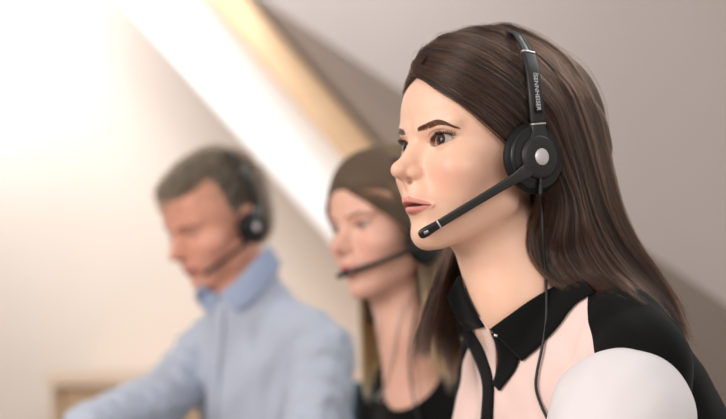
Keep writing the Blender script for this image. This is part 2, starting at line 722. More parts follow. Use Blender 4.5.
def catmull(P_, t):
    """P_ (n,3), t array in 0..n-1"""
    P_ = np.asarray(P_, dtype=float)
    n = len(P_)
    i = np.clip(np.floor(t).astype(int), 0, n - 2)
    f = (t - i)[:, None]
    p1, p2 = P_[i], P_[i + 1]
    p0 = np.where((i > 0)[:, None], P_[np.maximum(i - 1, 0)], 2 * p1 - p2)
    p3 = np.where((i < n - 2)[:, None], P_[np.minimum(i + 2, n - 1)], 2 * p2 - p1)
    return .5 * (2 * p1 + (p2 - p0) * f + (2 * p0 - 5 * p1 + 4 * p2 - p3) * f * f + (3 * p1 - p0 - 3 * p2 + p3) * f ** 3)


def tube(name, pts, radius, material, parent=None, n=12, taper=None, closed_ends=True, samples=None):
    """round tube along points (world)"""
    pts = np.array([tuple(p) for p in pts], dtype=float)
    if samples:
        pts = catmull(pts, np.linspace(0, len(pts) - 1, samples))
    V, F = [], []
    up = Vector((0.13, 0.2, 0.97))
    prev = None
    for i, p in enumerate(pts):
        a = pts[max(i - 1, 0)]
        b = pts[min(i + 1, len(pts) - 1)]
        t = Vector(b - a).normalized()
        u = (up if prev is None else prev)
        u = (u - t * u.dot(t)).normalized()
        prev = u
        w = t.cross(u)
        r = radius if taper is None else radius * taper[i] if len(taper) == len(pts) else radius * np.interp(i / (len(pts) - 1), np.linspace(0, 1, len(taper)), taper)
        for k in range(n):
            an = 2 * math.pi * k / n
            V.append(Vector(p) + (u * math.cos(an) + w * math.sin(an)) * r)
    for i in range(len(pts) - 1):
        for k in range(n):
            F.append((i * n + k, i * n + (k + 1) % n, (i + 1) * n + (k + 1) % n, (i + 1) * n + k))
    if closed_ends:
        F.append(tuple(range(n))[::-1])
        F.append(tuple((len(pts) - 1) * n + k for k in range(n)))
    return mesh_obj(name, V, F, material, parent)



# ------------------------------------------------------------------ the attic room


def quad_slab(name, pts, thick, material, kind=None, nrm=None, bevel=0.0):
    """a flat slab: pts world corners in order, extruded by thick along nrm"""
    pts = [Vector(p) for p in pts]
    n = Vector(nrm) if nrm is not None else (pts[1] - pts[0]).cross(pts[2] - pts[0]).normalized()
    V = pts + [p + n * thick for p in pts]
    k = len(pts)
    F = [tuple(range(k))[::-1], tuple(range(k, 2 * k))] + [(i, (i + 1) % k, (i + 1) % k + k, i + k) for i in range(k)]
    o = mesh_obj(name, V, F, material, smooth=False)
    bm = bmesh.new()
    bm.from_mesh(o.data)
    bmesh.ops.recalc_face_normals(bm, faces=bm.faces)
    bm.to_mesh(o.data)
    bm.free()
    if bevel:
        md = o.modifiers.new('bevel', 'BEVEL')
        md.width = bevel
        md.segments = 2
    if kind:
        o['kind'] = kind
    return o


YB = 5.2
floor = quad_slab('floor', [(-4, -3, 0), (4, -3, 0), (4, YB, 0), (-4, YB, 0)], 0.05, M['floor'], 'structure', (0, 0, -1))
wall_back = quad_slab('wall_back', [(-4, YB, 0), (4, YB, 0), (4, YB, 3.6), (-4, YB, 3.6)], 0.1, M['wall'], 'structure', (0, 1, 0))
# the steep plastered roof slope: starts at the beam on the back wall and comes forward to the right


def on_line(t, Y, off=0.0):
    """the diagonal of the roof edge: t = 0 top left, 1 lower right; off shifts it sideways in pixels"""
    a, b = (205, -20), (452, 330)
    return P(a[0] + (b[0] - a[0]) * t + off, a[1] + (b[1] - a[1]) * t, Y)


def ray_y(px, py, Y):
    return P(px, py, Y)


s0, s1 = ray_y(150, -75, YB - .02), ray_y(583, 419, YB - .02)
sl_r0, sl_r1 = ray_y(900, -75, 3.4), ray_y(900, 419, 3.4)
lo1 = s1 + (s1 - s0).normalized() * .0
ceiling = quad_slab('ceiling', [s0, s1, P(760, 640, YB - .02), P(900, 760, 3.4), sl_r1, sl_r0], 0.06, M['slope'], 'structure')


def beam(name, x_top, x_bot, wd, depth, Y, material, y_top=-60, y_bot=420, **k):
    """straight beam: its left edge runs between two sight lines at depth Y; wd in pixels"""
    a, b = P(x_top, y_top, Y), P(x_bot, y_bot, Y)
    c, d = P(x_bot + wd, y_bot, Y), P(x_top + wd, y_top, Y)
    return quad_slab(name, [a, b, c, d], depth, material, nrm=(0, 1, 0), bevel=0.006, **k)


trim = beam('trim_1', 68, 489, 100, 0.10, YB - .22, M['white_paint'], kind='structure')
b1 = beam('roof_beam', 158, 572, 40, 0.30, YB - .34, M['wood'])
tag(b1, 'pale wooden roof beam running diagonally above the white board', 'beam')


# ------------------------------------------------------------------ the woman in front
HC = Vector((0.128, 1.744, CAMZ + 0.220))
HM = frame(HC, 31, 0, 0)
HMi = HM.inverted()


def to_head(w):
    return HMi @ Vector(w)


person1 = empty('person', (HC.x, HC.y, 0.5), 'young woman in front with long brown hair, pink, black and white blouse, gazing left', 'person')
n1 = to_head(P(498, 236, 1.752))
n2 = to_head(P(522, 300, 1.755))
n3 = to_head(P(548, 372, 1.765))
neck1 = [(tuple(n1), tuple(n2), 47, 52), (tuple(n2), tuple(n3), 52, 50)]
body1 = make_head(HM, dict(WOMAN), neck1, person1, 2.5, 1, True)
for s in (-1, 1):
    make_eye(HM, s, (-0.2, 1, 0.06), srgb(66, 42, 30)[:3], person1)


def flat_hairs(name, Mx, f, specs, parent, material, radius, lift=0.4):
    """short hairs lying on the skin: specs = list of (x, z, dx, dz, length) in head millimetres"""
    S = np.array(specs)
    n = len(S)
    k = 5
    root = np.stack([S[:, 0], np.full(n, 120.0), S[:, 1]], 1)
    # drop the roots onto the skin from the front
    for _ in range(60):
        d = f(root)
        root[:, 1] -= np.clip(d, -2, 6) * .7
    pts = []
    for q in range(k):
        t = q / (k - 1)
        p = root.copy()
        p[:, 0] += S[:, 2] * S[:, 4] * t
        p[:, 2] += S[:, 3] * S[:, 4] * t - S[:, 5] * t * t
        for _ in range(6):
            d = f(p) - lift * (0.3 + t)
            p[:, 1] -= np.clip(d, -2, 2) * .8
        pts.append(p)
    pts = np.stack(pts, 1)
    W = xf(Mx, pts.reshape(-1, 3)).reshape(n, k, 3)
    tp = np.array([1, 1, .9, .6, .15]) * radius
    return strands_obj(name, list(W), [tp] * n, [np.full(k, RNG.rand()) for _ in range(n)], material, parent)


def brows(Mx, o, neck, parent, pts, thick, n, material, radius=0.00012):
    """eyebrow line pts: list of (x, z, half thickness) in millimetres for one side"""
    f = lambda p: head_sdf(p, o, neck)
    pts = np.array(pts, dtype=float)
    for s in (-1, 1):
        sp = []
        for _ in range(n):
            t = RNG.rand() ** .8 * (len(pts) - 1)
            q = catmull(pts, np.array([t]))[0]
            q2 = catmull(pts, np.array([min(t + .05, len(pts) - 1)]))[0] - catmull(pts, np.array([max(t - .05, 0)]))[0]
            ang = math.atan2(q2[1], q2[0])
            v = RNG.uniform(-1, 1)
            a = ang + (.9 - .75 * t / (len(pts) - 1)) * (1 if v < .2 else -.35) * .8 + RNG.normal() * .1
            L = 4.5 - 1.5 * t / (len(pts) - 1)
            sp.append((s * q[0], q[1] + v * q[2] * thick, s * math.cos(a), math.sin(a), L, 0))
        flat_hairs('eyebrow', Mx, f, sp, parent, material, radius)


def lashes(Mx, o, parent, material, n=170, L=7.0, radius=0.00022):
    for s in (-1, 1):
        P_, R_, S_ = [], [], []
        for lower in (0, 1):
            for i in range(n if not lower else 0):
                u = RNG.uniform(-.92, .98)
                up, dn = lid_curves(np.array([u]), o)
                z0 = (dn if lower else up)[0]
                x0 = u * 13.3
                r = 13.9
                y0 = math.sqrt(max(r * r - x0 * x0 - z0 * z0, 1))
                out = A(x0, y0, 0) / r
                ln = (L if not lower else L * .45) * (0.65 + .35 * abs(u + .3)) * RNG.uniform(.75, 1.05)
                cv = []
                for t in np.linspace(0, 1, 6):
                    d = A(out[0] * .75 + u * .35, out[1] * .85, 0) * ln * t
                    zz = (z0 - .2 * t * ln + (.75 * t * t) * ln) if not lower else (z0 - .55 * t * ln)
                    q = A(x0, y0 - .6, 0) + d
                    cv.append((s * (q[0] + EYE[0]), q[1] + EYE[1], zz + EYE[2]))
                P_.append(xf(Mx, np.array(cv)))
                R_.append(np.array([1, 1, .9, .7, .45, .1]) * radius)
                S_.append(np.full(6, RNG.rand()))
        strands_obj('eyelashes', P_, R_, S_, material, parent)


tv, tf = [], []
for i in range(25):
    a = (i / 24 - .5) * 2
    x_ = 15 * a
    y_ = 90 - 8 * a * a
    for z_ in (-47.6, -40):
        for dy in (0, -4):
            tv.append((x_, y_ + dy + (0 if z_ < -42 else -1), z_ + .25 * math.cos(i * math.pi)))
for i in range(24):
    b_ = i * 4
    for q in ((0, 4, 6, 2), (2, 6, 7, 3), (1, 3, 7, 5), (0, 1, 5, 4)):
        tf.append(tuple(b_ + k for k in q))
mesh_obj('teeth', xf(HM, np.array(tv)), tf, M['teeth'], person1)

BROW_W = [(11, 26.4, 1.4), (17, 28.0, 2.1), (26, 30.0, 2.7), (35, 31.8, 2.2), (43, 30.0, 1.4), (49, 26.6, .7)]
brows(HM, dict(WOMAN), neck1, person1, BROW_W, 1.3, 950, M['lash_brown'], 0.00017)
lashes(HM, dict(WOMAN), person1, M['lash'])

# ---- projection helpers: find where a sight line first meets a surface (world metres)


def wfn(Mx, f):
    """distance function given in local mm -> function of world points returning mm"""
    I = np.array(Mx.inverted())
    return lambda W: f(W @ I[:3, :3].T + I[:3, 3])


def hit(px, py, fns, off=0.0, y0=1.35, y1=2.1, n=260):
    """off in mm towards the viewer along the sight line (clearance above the surface)"""
    Y = np.linspace(y0, y1, n)
    W = np.stack([(px - 363) * Y / FPX, Y, CAMZ + (HZ - py) * Y / FPX], 1)
    d = np.min([f(W) for f in fns], 0) - off
    i = np.argmax(d < 0) if (d < 0).any() else int(np.argmin(d))
    if i > 0 and d[i] < 0:
        t = d[i - 1] / (d[i - 1] - d[i])
        return W[i - 1] + t * (W[i] - W[i - 1])
    return W[i]


# ---- blouse
TC = P(548, 335, 1.765)
TM = frame(TC, 25, -16, 0)


def blouse_sdf(p0, wr=True):
    p = p0.copy()
    p[:, 0] = np.abs(p[:, 0])
    d = ell(p, (0, -14, -120), (140, 96, 175))
    d = smin(d, rc(p, (0, -18, 2), (132, -14, -26), 48, 43), 30)
    d = smin(d, rc(p, (0, -32, 34), (100, -24, 0), 42, 38), 25)
    d = smin(d, ell(p, (62, -55, -60), (62, 52, 90)), 30)
    d = smin(d, sph(p, (60, 58, -140), 56), 30)
    d = smin(d, sph(p, (118, 24, -120), 42), 30)
    d = smin(d, ell(p, (0, -20, -330), (132, 104, 200)), 50)
    d = smin(d, ell(p, (62, -72, -150), (62, 68, 110)), 30)
    d = smin(d, rc(p, (142, -10, -40), (160, 70, -250), 46, 40), 16)
    if wr:
        x, y, z = p0.T
        n = vnoise(p0 * A(1, 1, .45), 26, 5)
        f = np.sin((x * .75 + z * .5 + y * .3) / 9.5 + 1.5 * vnoise(p0, 60, 8))
        d = d - 1.6 * n - 1.1 * f * sstep(-10, 50, y) - 2.2 * np.exp(-((x + 88 + .35 * (z + 60)) / 6) ** 2) * sstep(0, 30, y)
    return d


def sleeve_path(side):
    if side < 0:
        a, b, c = P(622, 424, 1.615), P(600, 520, 1.55), P(520, 640, 1.47)
        I = TM.inverted()
        return [tuple(I @ q) for q in (a, b, c)]
    return [(128, -34, -105), (140, -30, -230), (125, 60, -330)]


def sleeve_sdf(p, side):
    a, b, c = sleeve_path(side)
    r0 = 71 if side < 0 else 46
    d = rc(p, a, b, r0, r0 * .86)
    d = smin(d, rc(p, b, c, r0 * .86, r0 * .6), 20)
    n = vnoise(p * A(1, 1, .35), 30, 11)
    f = np.sin((p[:, 0] * .9 + p[:, 1] * .5) / 9.0 + 1.6 * vnoise(p, 50, 2))
    zt = p[:, 2] - a[2]
    return d - 2.4 * n - 2.4 * f * sstep(40, -30, zt)


blouse = bpy.data.objects.new('blouse', None)
link(blouse, person1)
blouse.matrix_parent_inverse = world_inv(person1)
tag(blouse, 'pink blouse with black collar, placket and yoke and white sleeves')

V, F = surface_nets(blouse_sdf, (-235, -170, -400), (235, 150, 90), 9)
V, F = subdivide(V, F)
V = project(blouse_sdf, V, 1, e=.4, clampd=5)
V, F = subdivide(V, F)
V = project(blouse_sdf, V, 2, e=.4, clampd=4)
nk = TM.inverted() @ P(522, 300, 1.755)
nk2 = TM.inverted() @ P(548, 372, 1.765)
TMI = TM.inverted()
w_blouse0 = wfn(TM, lambda p: blouse_sdf(p, False))


def on_blouse(px, py):
    return TMI @ Vector(hit(px, py, [w_blouse0]))


VEE = [on_blouse(*q) for q in [(459, 312), (472, 334), (483, 354), (489, 382), (491, 388), (496, 386), (503, 366), (507, 350), (496, 331), (488, 312), (474, 304)]]
VEE = np.array([(q.x, q.z) for q in VEE])


def poly_dist(x, z, poly):
    """signed distance to a polygon, negative inside"""
    d = np.full(len(x), 1e9)
    ins = np.zeros(len(x), bool)
    n = len(poly)
    for i in range(n):
        a, b = poly[i], poly[(i + 1) % n]
        e = b - a
        w = np.stack([x - a[0], z - a[1]], 1)
        t = np.clip((w @ e) / (e @ e), 0, 1)
        d = np.minimum(d, np.sqrt(((w - t[:, None] * e) ** 2).sum(1)))
        c = ((a[1] > z) != (b[1] > z)) & (x < (b[0] - a[0]) * (z - a[1]) / (b[1] - a[1] + 1e-12) + a[0])
        ins ^= c
    return np.where(ins, -d, d)


def neck_open(V):
    """positive where the cloth is, negative in the neck hole and the V opening"""
    ring = rc(V, tuple(nk + (nk - nk2) * 1.5), tuple(nk2), 54, 50)
    vee = poly_dist(V[:, 0], V[:, 2], VEE)
    vee = np.where(V[:, 1] > 0, vee, 60)
    return np.minimum(ring, vee)


VB, FB = clip(V, F, neck_open(V))


SA, SB = on_blouse(588, 299), on_blouse(594, 345)
SN = grad(lambda p: blouse_sdf(p, False), np.array([((SA + SB) / 2)[:]]))[0]
SPL = (SB - SA).cross(Vector(SN)).normalized()
if SPL.y > 0:
    SPL = -SPL


def seam(V):
    """positive on the black yoke and back, negative on the pink front (the same plane mirrored on the far side)"""
    Q = V.copy()
    Q[:, 0] = -np.abs(Q[:, 0])
    return (Q - A(*SA)) @ A(*SPL)


Vp, Fp = clip(VB, FB, -seam(VB))
Vk, Fk = clip(VB, FB, seam(VB))
front_panel = mesh_obj('front_panel', xf(TM, Vp), Fp, M['pink_cloth'], blouse)
yoke = mesh_obj('yoke', xf(TM, Vk), Fk, M['black_cloth'], blouse)
for o_ in (front_panel, yoke):
    md = o_.modifiers.new('cloth', 'SOLIDIFY')
    md.thickness = 0.0012
    md.offset = 0
yoke['label'] = 'black shoulder yoke and back'
front_panel['label'] = 'pale pink front'
for side in (-1, 1):
    fs = lambda p, side=side: sleeve_sdf(p, side)
    a, b, c = sleeve_path(side)
    lo = np.min([a, b, c], 0) - 90
    hi = np.max([a, b, c], 0) + 90
    V, F = surface_nets(fs, lo, hi, 8)
    V, F = subdivide(V, F)
    V = project(fs, V, 2, e=.4, clampd=4)
    sl = mesh_obj('sleeve', xf(TM, V), F, M['white_cloth'], blouse)
    sl['label'] = 'white sleeve'

w_body = wfn(HM, lambda p: head_sdf(p, dict(WOMAN), neck1))
w_blouse = wfn(TM, blouse_sdf)


def ribbon(name, edge_a, edge_b, fns, off, material, parent, thick=0.0016, n=24, m=6, soft=None):
    """a strip of cloth between two pixel polylines, draped on the surfaces fns"""
    t = np.linspace(0, 1, n)
    ea = catmull(np.array(edge_a, float), t * (len(edge_a) - 1))
    eb = catmull(np.array(edge_b, float), t * (len(edge_b) - 1))
    V, F = [], []
    for i in range(n):
        for k in range(m):
            q = ea[i] * (1 - k / (m - 1)) + eb[i] * k / (m - 1)
            o_ = off if not callable(off) else off(i / (n - 1), k / (m - 1))
            V.append(hit(q[0], q[1], fns, o_))
    V = np.array(V).reshape(n, m, 3)
    for _ in range(2):                       # relax depth jumps
        W = V.copy()
        W[1:-1] = .5 * V[1:-1] + .25 * (V[:-2] + V[2:])
        V = W
        W = V.copy()
        W[:, 1:-1] = .5 * V[:, 1:-1] + .25 * (V[:, :-2] + V[:, 2:])
        V = W
    V = V.reshape(-1, 3)
    for i in range(n - 1):
        for k in range(m - 1):
            F.append((i * m + k, i * m + k + 1, (i + 1) * m + k + 1, (i + 1) * m + k))
    o_ = mesh_obj(name, V, F, material, parent)
    md = o_.modifiers.new('cloth', 'SOLIDIFY')
    md.thickness = thick
    md.offset = 0
    return o_


# near collar leaf, far collar leaf, plackets
col_top = [(490, 329), (508, 316), (532, 299), (556, 286), (580, 278)]
col_bot = [(522, 361), (539, 346), (558, 326), (574, 305), (594, 292)]
c1 = ribbon('collar', col_top, col_bot, [w_body, w_blouse], lambda u, v: 3.5 + 3 * math.sin(v * 3.14), M['black_cloth'], blouse, .0022, 30, 12)
c2 = ribbon('collar', [(459, 276), (466, 294), (476, 314), (484, 327)], [(447, 296), (452, 310), (458, 320), (468, 331)], [w_body, w_blouse], 4, M['black_cloth'], blouse, .0022)
p1 = ribbon('placket', [(451, 318), (462, 336), (474, 358), (483, 385), (481, 419), (479, 470)], [(463, 316), (475, 334), (486, 354), (493, 382), (492, 419), (491, 470)], [w_blouse], 2.5, M['black_cloth'], blouse)
p2 = ribbon('placket', [(491, 333), (496, 345), (498, 362), (493, 384)], [(505, 336), (518, 350), (516, 368), (499, 391)], [w_blouse, w_body], 3.0, M['black_cloth'], blouse)
fc = ribbon('facing', [(464, 314), (474, 332), (485, 352), (492, 384)], [(481, 318), (491, 333), (496, 350), (495, 384)], [w_body, w_blouse], lambda u, v: 1.2, M['pink_cloth'], blouse, .001)
bt_ = Vector(hit(494, 335, [w_body, w_blouse], 7.5))
tube('collar_hook', [bt_, bt_ + Vector((.0035, -.001, -.001))], .0016, M['silver'], blouse, 10)
for o_ in (c1, c2, p1, p2):
    o_['label'] = 'black ' + o_.name.split('.')[0]

# ---- hair of the woman in front
HL_Z = np.array([-400, -60, -25, -22, 6, 20, 31, 50, 66, 78, 83])
HL_Y = np.array([-22, -20, -14, 12, 23, 34, 52, 68, 80, 84, 200.])


def hair_hull(p0, thick=1.0):
    p = p0.copy()
    p[:, 0] = np.abs(p[:, 0])
    d = ell(p, (0, -13, 46), (82, 98, 84))
    yh = np.interp(p[:, 2], HL_Z, HL_Y)
    d = smin(d, ell(p, (0, 28, 66), (66, 61, 62)), 12)
    d = d + 7.0 * sstep(-30, 2, p[:, 1] - yh) * (1 - sstep(52, 74, p[:, 2]))
    c = [(-46, -60, 30), (-46, -63, 4), (-50, -72, -52), (-56, -84, -87), (-70, -100, -113), (-98, -118, -139), (-120, -135, -164)]
    r = [44, 43, 43, 44, 33, 20, 8]
    for i in range(len(c) - 1):
        a, b = list(c[i]), list(c[i + 1])
        a[0], b[0] = -a[0], -b[0]
        d = smin(d, rc(p, a, b, r[i], r[i + 1]), 14)
    return d


def clip_hair(V):
    yh = np.interp(V[:, 2], HL_Z, HL_Y)
    return yh - V[:, 1]


def make_sheet(guides, n_clumps, per, hull, Mx, rng, lo=-3.0, hi=4.0, su=.16, radius=.00013, m=26, wave=1.2, tipspread=.35,
               lmin=.86, shade_lo=0, shade_hi=1, fly=.03, tshade=None, stray=2.2, push=False):
    """guides: list of (k,3) arrays in head-local mm. Returns strand arrays in world metres"""
    G = np.array([catmull(g, np.linspace(0, len(g) - 1, m)) for g in guides])
    K = len(G)
    pts, rad, shd = [], [], []
    T = np.linspace(0, 1, m)
    uc = rng.uniform(0, K - 1, n_clumps)
    for c in range(n_clumps):
        wc = rng.uniform(lo, hi)
        L = rng.uniform(lmin, 1.0)
        ph = rng.uniform(0, 6.28, 3)
        am = wave * rng.uniform(.4, 1.5)
        base = np.clip(rng.uniform(-.1, 1) ** 1.4 if False else max(rng.uniform(-.15, .95), 0) ** 1.3, 0, 1)
        su_c = su * rng.uniform(.6, 1.5)
        for s_ in range(per):
            du = rng.normal() * su_c
            dw = rng.normal() * 1.6
            f = 1.0
            if rng.rand() < fly:
                f = stray
            Ls = L * rng.uniform(.93, 1.0)
            t = T * Ls
            u = np.clip(uc[c] + du * (1 - tipspread * t ** 1.5) * f, 0, K - 1)
            tt = t * (m - 1)
            i0 = np.clip(np.floor(u).astype(int), 0, max(K - 2, 0))
            fu = u - i0
            j0 = np.clip(np.floor(tt).astype(int), 0, m - 2)
            fj = (tt - j0)[:, None]
            i1 = np.minimum(i0 + 1, K - 1)
            A0 = G[i0, j0] * (1 - fj) + G[i0, j0 + 1] * fj
            A1 = G[i1, j0] * (1 - fj) + G[i1, j0 + 1] * fj
            q = A0 * (1 - fu[:, None]) + A1 * fu[:, None]
            env = (.15 + .85 * t)
            q = q + np.stack([am * np.sin(5.5 * t + ph[0]), am * np.sin(7 * t + ph[1]), .4 * am * np.sin(6 * t + ph[2])], 1) * env[:, None]
            q = q + rng.normal(size=3) * .5 * f
            pts.append((q, (wc + dw * f) * np.minimum(1, .35 + 4 * t)))
            rr = np.full(m, radius * rng.uniform(.8, 1.2))
            rr[-6:] *= np.linspace(1, .2, 6)
            rad.append(rr)
            shd.append(np.clip(np.zeros(m) + base + rng.normal() * .12 + (0 if tshade is None else tshade(t)), shade_lo, shade_hi))
    Q = np.concatenate([q for q, _ in pts])
    Wn = np.concatenate([w for _, w in pts])
    g = grad(hull, Q, .8)
    Q = Q + g * Wn[:, None]
    if push:                                   # keep the head hair above the scalp volume
        up_ = sstep(-10, 15, Q[:, 2])
        Q = Q + g * (np.clip(-1.0 + .5 * Wn - hull(Q), 0, 9) * up_)[:, None]
    W = xf(Mx, Q).reshape(len(pts), m, 3)
    return list(W), rad, shd


def px_guides(rows, fns, Mx, off=2.0):
    I = np.array(Mx.inverted())
    out = []
    for r_ in rows:
        g = []
        for q in r_:
            w = np.array(hit(q[0], q[1], fns, off)) if len(q) == 2 else np.array(P(*q))
            g.append(I[:3, :3] @ w + I[:3, 3])
        g = np.array(g)
        for _ in range(1):
            g[1:-1] = .5 * g[1:-1] + .25 * (g[:-2] + g[2:])
        out.append(g)
    return out


V, F = surface_nets(hair_hull, (-180, -175, -185), (180, 110, 150), 6)
V, F = subdivide(V, F)
V = project(hair_hull, V, 2, e=.4, clampd=3)
gch = grad(hair_hull, V)
V = V - gch * 3.0
Vh, Fh = clip(V, F, clip_hair(V))
hair1 = mesh_obj('hair', xf(HM, Vh), Fh, M['scalp_brown'], person1)

w_hull = wfn(HM, hair_hull)
rows = [
    [(419, 77), (432, 84), (450, 95), (470, 111), (489, 126), (504, 142), (524, 160), (541, 180), (542, 198), (533, 218), (527, 238), (532, 258), (544, 274), (558, 287), (578, 294)],
    [(417, 72), (438, 80), (464, 96), (490, 114), (512, 132), (530, 152), (548, 172), (557, 196), (551, 218), (541, 238), (541, 258), (553, 276), (571, 290), (596, 298)],
    [(417, 64), (448, 71), (480, 88), (508, 110), (532, 135), (552, 160), (566, 190), (569, 215), (563, 238), (562, 258), (576, 276), (600, 291), (626, 300)],
    [(428, 50), (465, 59), (500, 78), (530, 102), (552, 132), (568, 168), (580, 200), (586, 225), (590, 248), (606, 271), (634, 292), (656, 310)],
    [(446, 38), (485, 46), (520, 64), (548, 92), (568, 128), (579, 170), (587, 210), (600, 245), (626, 273), (654, 298), (674, 322)],
    [(472, 30), (510, 38), (542, 56), (568, 86), (584, 124), (594, 165), (603, 205), (616, 240), (641, 271), (667, 300), (684, 332)],
    [(500, 27), (540, 38), (568, 60), (588, 94), (600, 135), (609, 175), (617, 212), (631, 243), (654, 275), (677, 307), (696, 350)],
]
G1 = px_guides(rows, [w_hull, w_body, w_blouse], HM, 1.0)
for i_, g in enumerate(G1):                 # the roots lie just across the parting
    if i_ >= 1:
        r0 = g[0] * A(-.3, 1, 1) + A(20 if i_ > 1 else 8, -1, -2)
        r0 = project(hair_hull, r0[None], 3, e=.5, clampd=8)[0]
        G1[i_] = np.concatenate([r0[None], g])
    else:
        G1[i_] = np.concatenate([(g[0] + A(3, 0, .5))[None], g])
back = [np.array(g, float) for g in [
    [(0, -50, 132), (-22, -92, 108), (-34, -114, 70), (-38, -118, 30), (-40, -113, -20), (-50, -122, -70), (-70, -132, -110), (-95, -146, -150), (-110, -158, -185)],
    [(0, -70, 122), (-6, -105, 90), (-6, -118, 50), (-8, -112, 0), (-10, -112, -50), (-14, -125, -100), (-18, -140, -150), (-22, -150, -190)]]]
rng = np.random.RandomState(3)
a1 = make_sheet(G1, 280, 60, hair_hull, HM, rng, hi=2.5, push=True)
a2 = make_sheet([G1[-1], back[0], back[1]], 90, 50, hair_hull, HM, rng, hi=2, push=True)
mir = [g[1:] * A(-1, 1, 1) for g in G1]
for g in mir:
    k_ = sstep(96, 80, g[:, 2])
    g[:, 0] *= 1 - .07 * k_
    g[:, 1] -= 4 * k_ * (g[:, 1] > 0)
for g in mir:
    g[:, 1] -= 4 * np.clip(-g[:, 2] / 60, 0, 1)
a3 = make_sheet(mir, 150, 50, hair_hull, HM, rng, lo=-3, hi=1.5, push=True)
a4 = make_sheet([mir[-1], back[0] * A(-1, 1, 1), back[1]], 70, 50, hair_hull, HM, rng)
# the lock that falls in front of the far shoulder
lock = px_guides([
    [(470, 190, 1.83), (458, 225, 1.84), (444, 258, 1.84), (434, 290, 1.83), (425, 320, 1.82), (416, 345, 1.81), (412, 366, 1.81)],
    [(472, 190, 1.83), (460, 225, 1.84), (446, 258, 1.84), (438, 290, 1.83), (431, 320, 1.82), (428, 350, 1.81), (432, 382, 1.81)],
    [(480, 190, 1.85), (466, 225, 1.86), (454, 258, 1.86), (446, 290, 1.85), (442, 320, 1.84), (444, 355, 1.83), (452, 392, 1.82)],
    [(490, 190, 1.86), (478, 225, 1.87), (464, 258, 1.87), (458, 290, 1.86), (456, 320, 1.85), (456, 350, 1.84), (460, 385, 1.83)]], [w_hull], HM)
flat = lambda p: p[:, 0] * 1.0
a5 = make_sheet(lock, 56, 50, flat, HM, rng, lo=-8, hi=8, su=.18, wave=3.5, tipspread=.1, lmin=.72, shade_lo=.15)
# lighter surface locks that curl in towards the collar
a6 = make_sheet([g[3:] for g in G1], 46, 26, hair_hull, HM, rng, lo=3.5, hi=6, su=.045, wave=3.2, lmin=.8, shade_lo=.45, fly=.08)
allh = [sum((a[k] for a in (a1, a2, a3, a4, a5, a6)), []) for k in range(3)]
strands_obj('hair_strands', allh[0], allh[1], allh[2], M['hair_brown'], person1)

# ---- headset of the woman in front


def local_at(px, py, xl, Mx):
    """point of the sight line that lies in the plane x = xl of a head frame"""
    I = Mx.inverted()
    a, b = I @ P(px, py, 1.0), I @ P(px, py, 3.5)
    t = (xl - a.x) / (b.x - a.x)
    return a + (b - a) * t


def lathe_x(name, prof, c, Mx, material, parent, n=48):
    """surface of revolution about the head's side-to-side axis; prof: (radius, x) in mm; c: (y, z) centre"""
    V, F = [], []
    for r, x in prof:
        for k in range(n):
            a = 2 * math.pi * k / n
            V.append((x, c[0] + r * math.cos(a), c[1] + r * math.sin(a)))
    m = len(prof)
    for i in range(m - 1):
        for k in range(n):
            F.append((i * n + k, i * n + (k + 1) % n, (i + 1) * n + (k + 1) % n, (i + 1) * n + k))
    F.append(tuple(range(n))[::-1])
    F.append(tuple((m - 1) * n + k for k in range(n)))
    return mesh_obj(name, xf(Mx, np.array(V)), F, material, parent)


def strap(name, path, width, thick, wdir, Mx, material, parent, samples=24, roundness=.35):
    """a flat bar swept along path (local mm), wide along wdir, rounded edges"""
    path = np.array([tuple(p) for p in path], float)
    t = np.linspace(0, 1, samples)
    pts = catmull(path, t * (len(path) - 1))
    if np.ndim(width) == 0:
        width = [width]
    if np.ndim(thick) == 0:
        thick = [thick]
    w = np.interp(t, np.linspace(0, 1, len(width)), width) if len(width) > 1 else np.full(samples, width[0])
    h = np.interp(t, np.linspace(0, 1, len(thick)), thick) if len(thick) > 1 else np.full(samples, thick[0])
    V, F = [], []
    sec = []
    for k in range(16):
        a = 2 * math.pi * (k + .5) / 16
        ca, sa = math.cos(a), math.sin(a)
        e = roundness
        sec.append((math.copysign(abs(ca) ** e, ca), math.copysign(abs(sa) ** (e + .2), sa)))
    for i in range(samples):
        tg = Vector(pts[min(i + 1, samples - 1)] - pts[max(i - 1, 0)]).normalized()
        wd = Vector(wdir)
        wd = (wd - tg * wd.dot(tg)).normalized()
        nn = tg.cross(wd)
        for (a, b) in sec:
            V.append(Vector(pts[i]) + wd * (a * w[i] / 2) + nn * (b * h[i] / 2))
    for i in range(samples - 1):
        for k in range(16):
            F.append((i * 16 + k, i * 16 + (k + 1) % 16, (i + 1) * 16 + (k + 1) % 16, (i + 1) * 16 + k))
    F.append(tuple(range(16))[::-1])
    F.append(tuple((samples - 1) * 16 + k for k in range(16)))
    return mesh_obj(name, xf(Mx, np.array([tuple(v) for v in V])), F, material, parent)


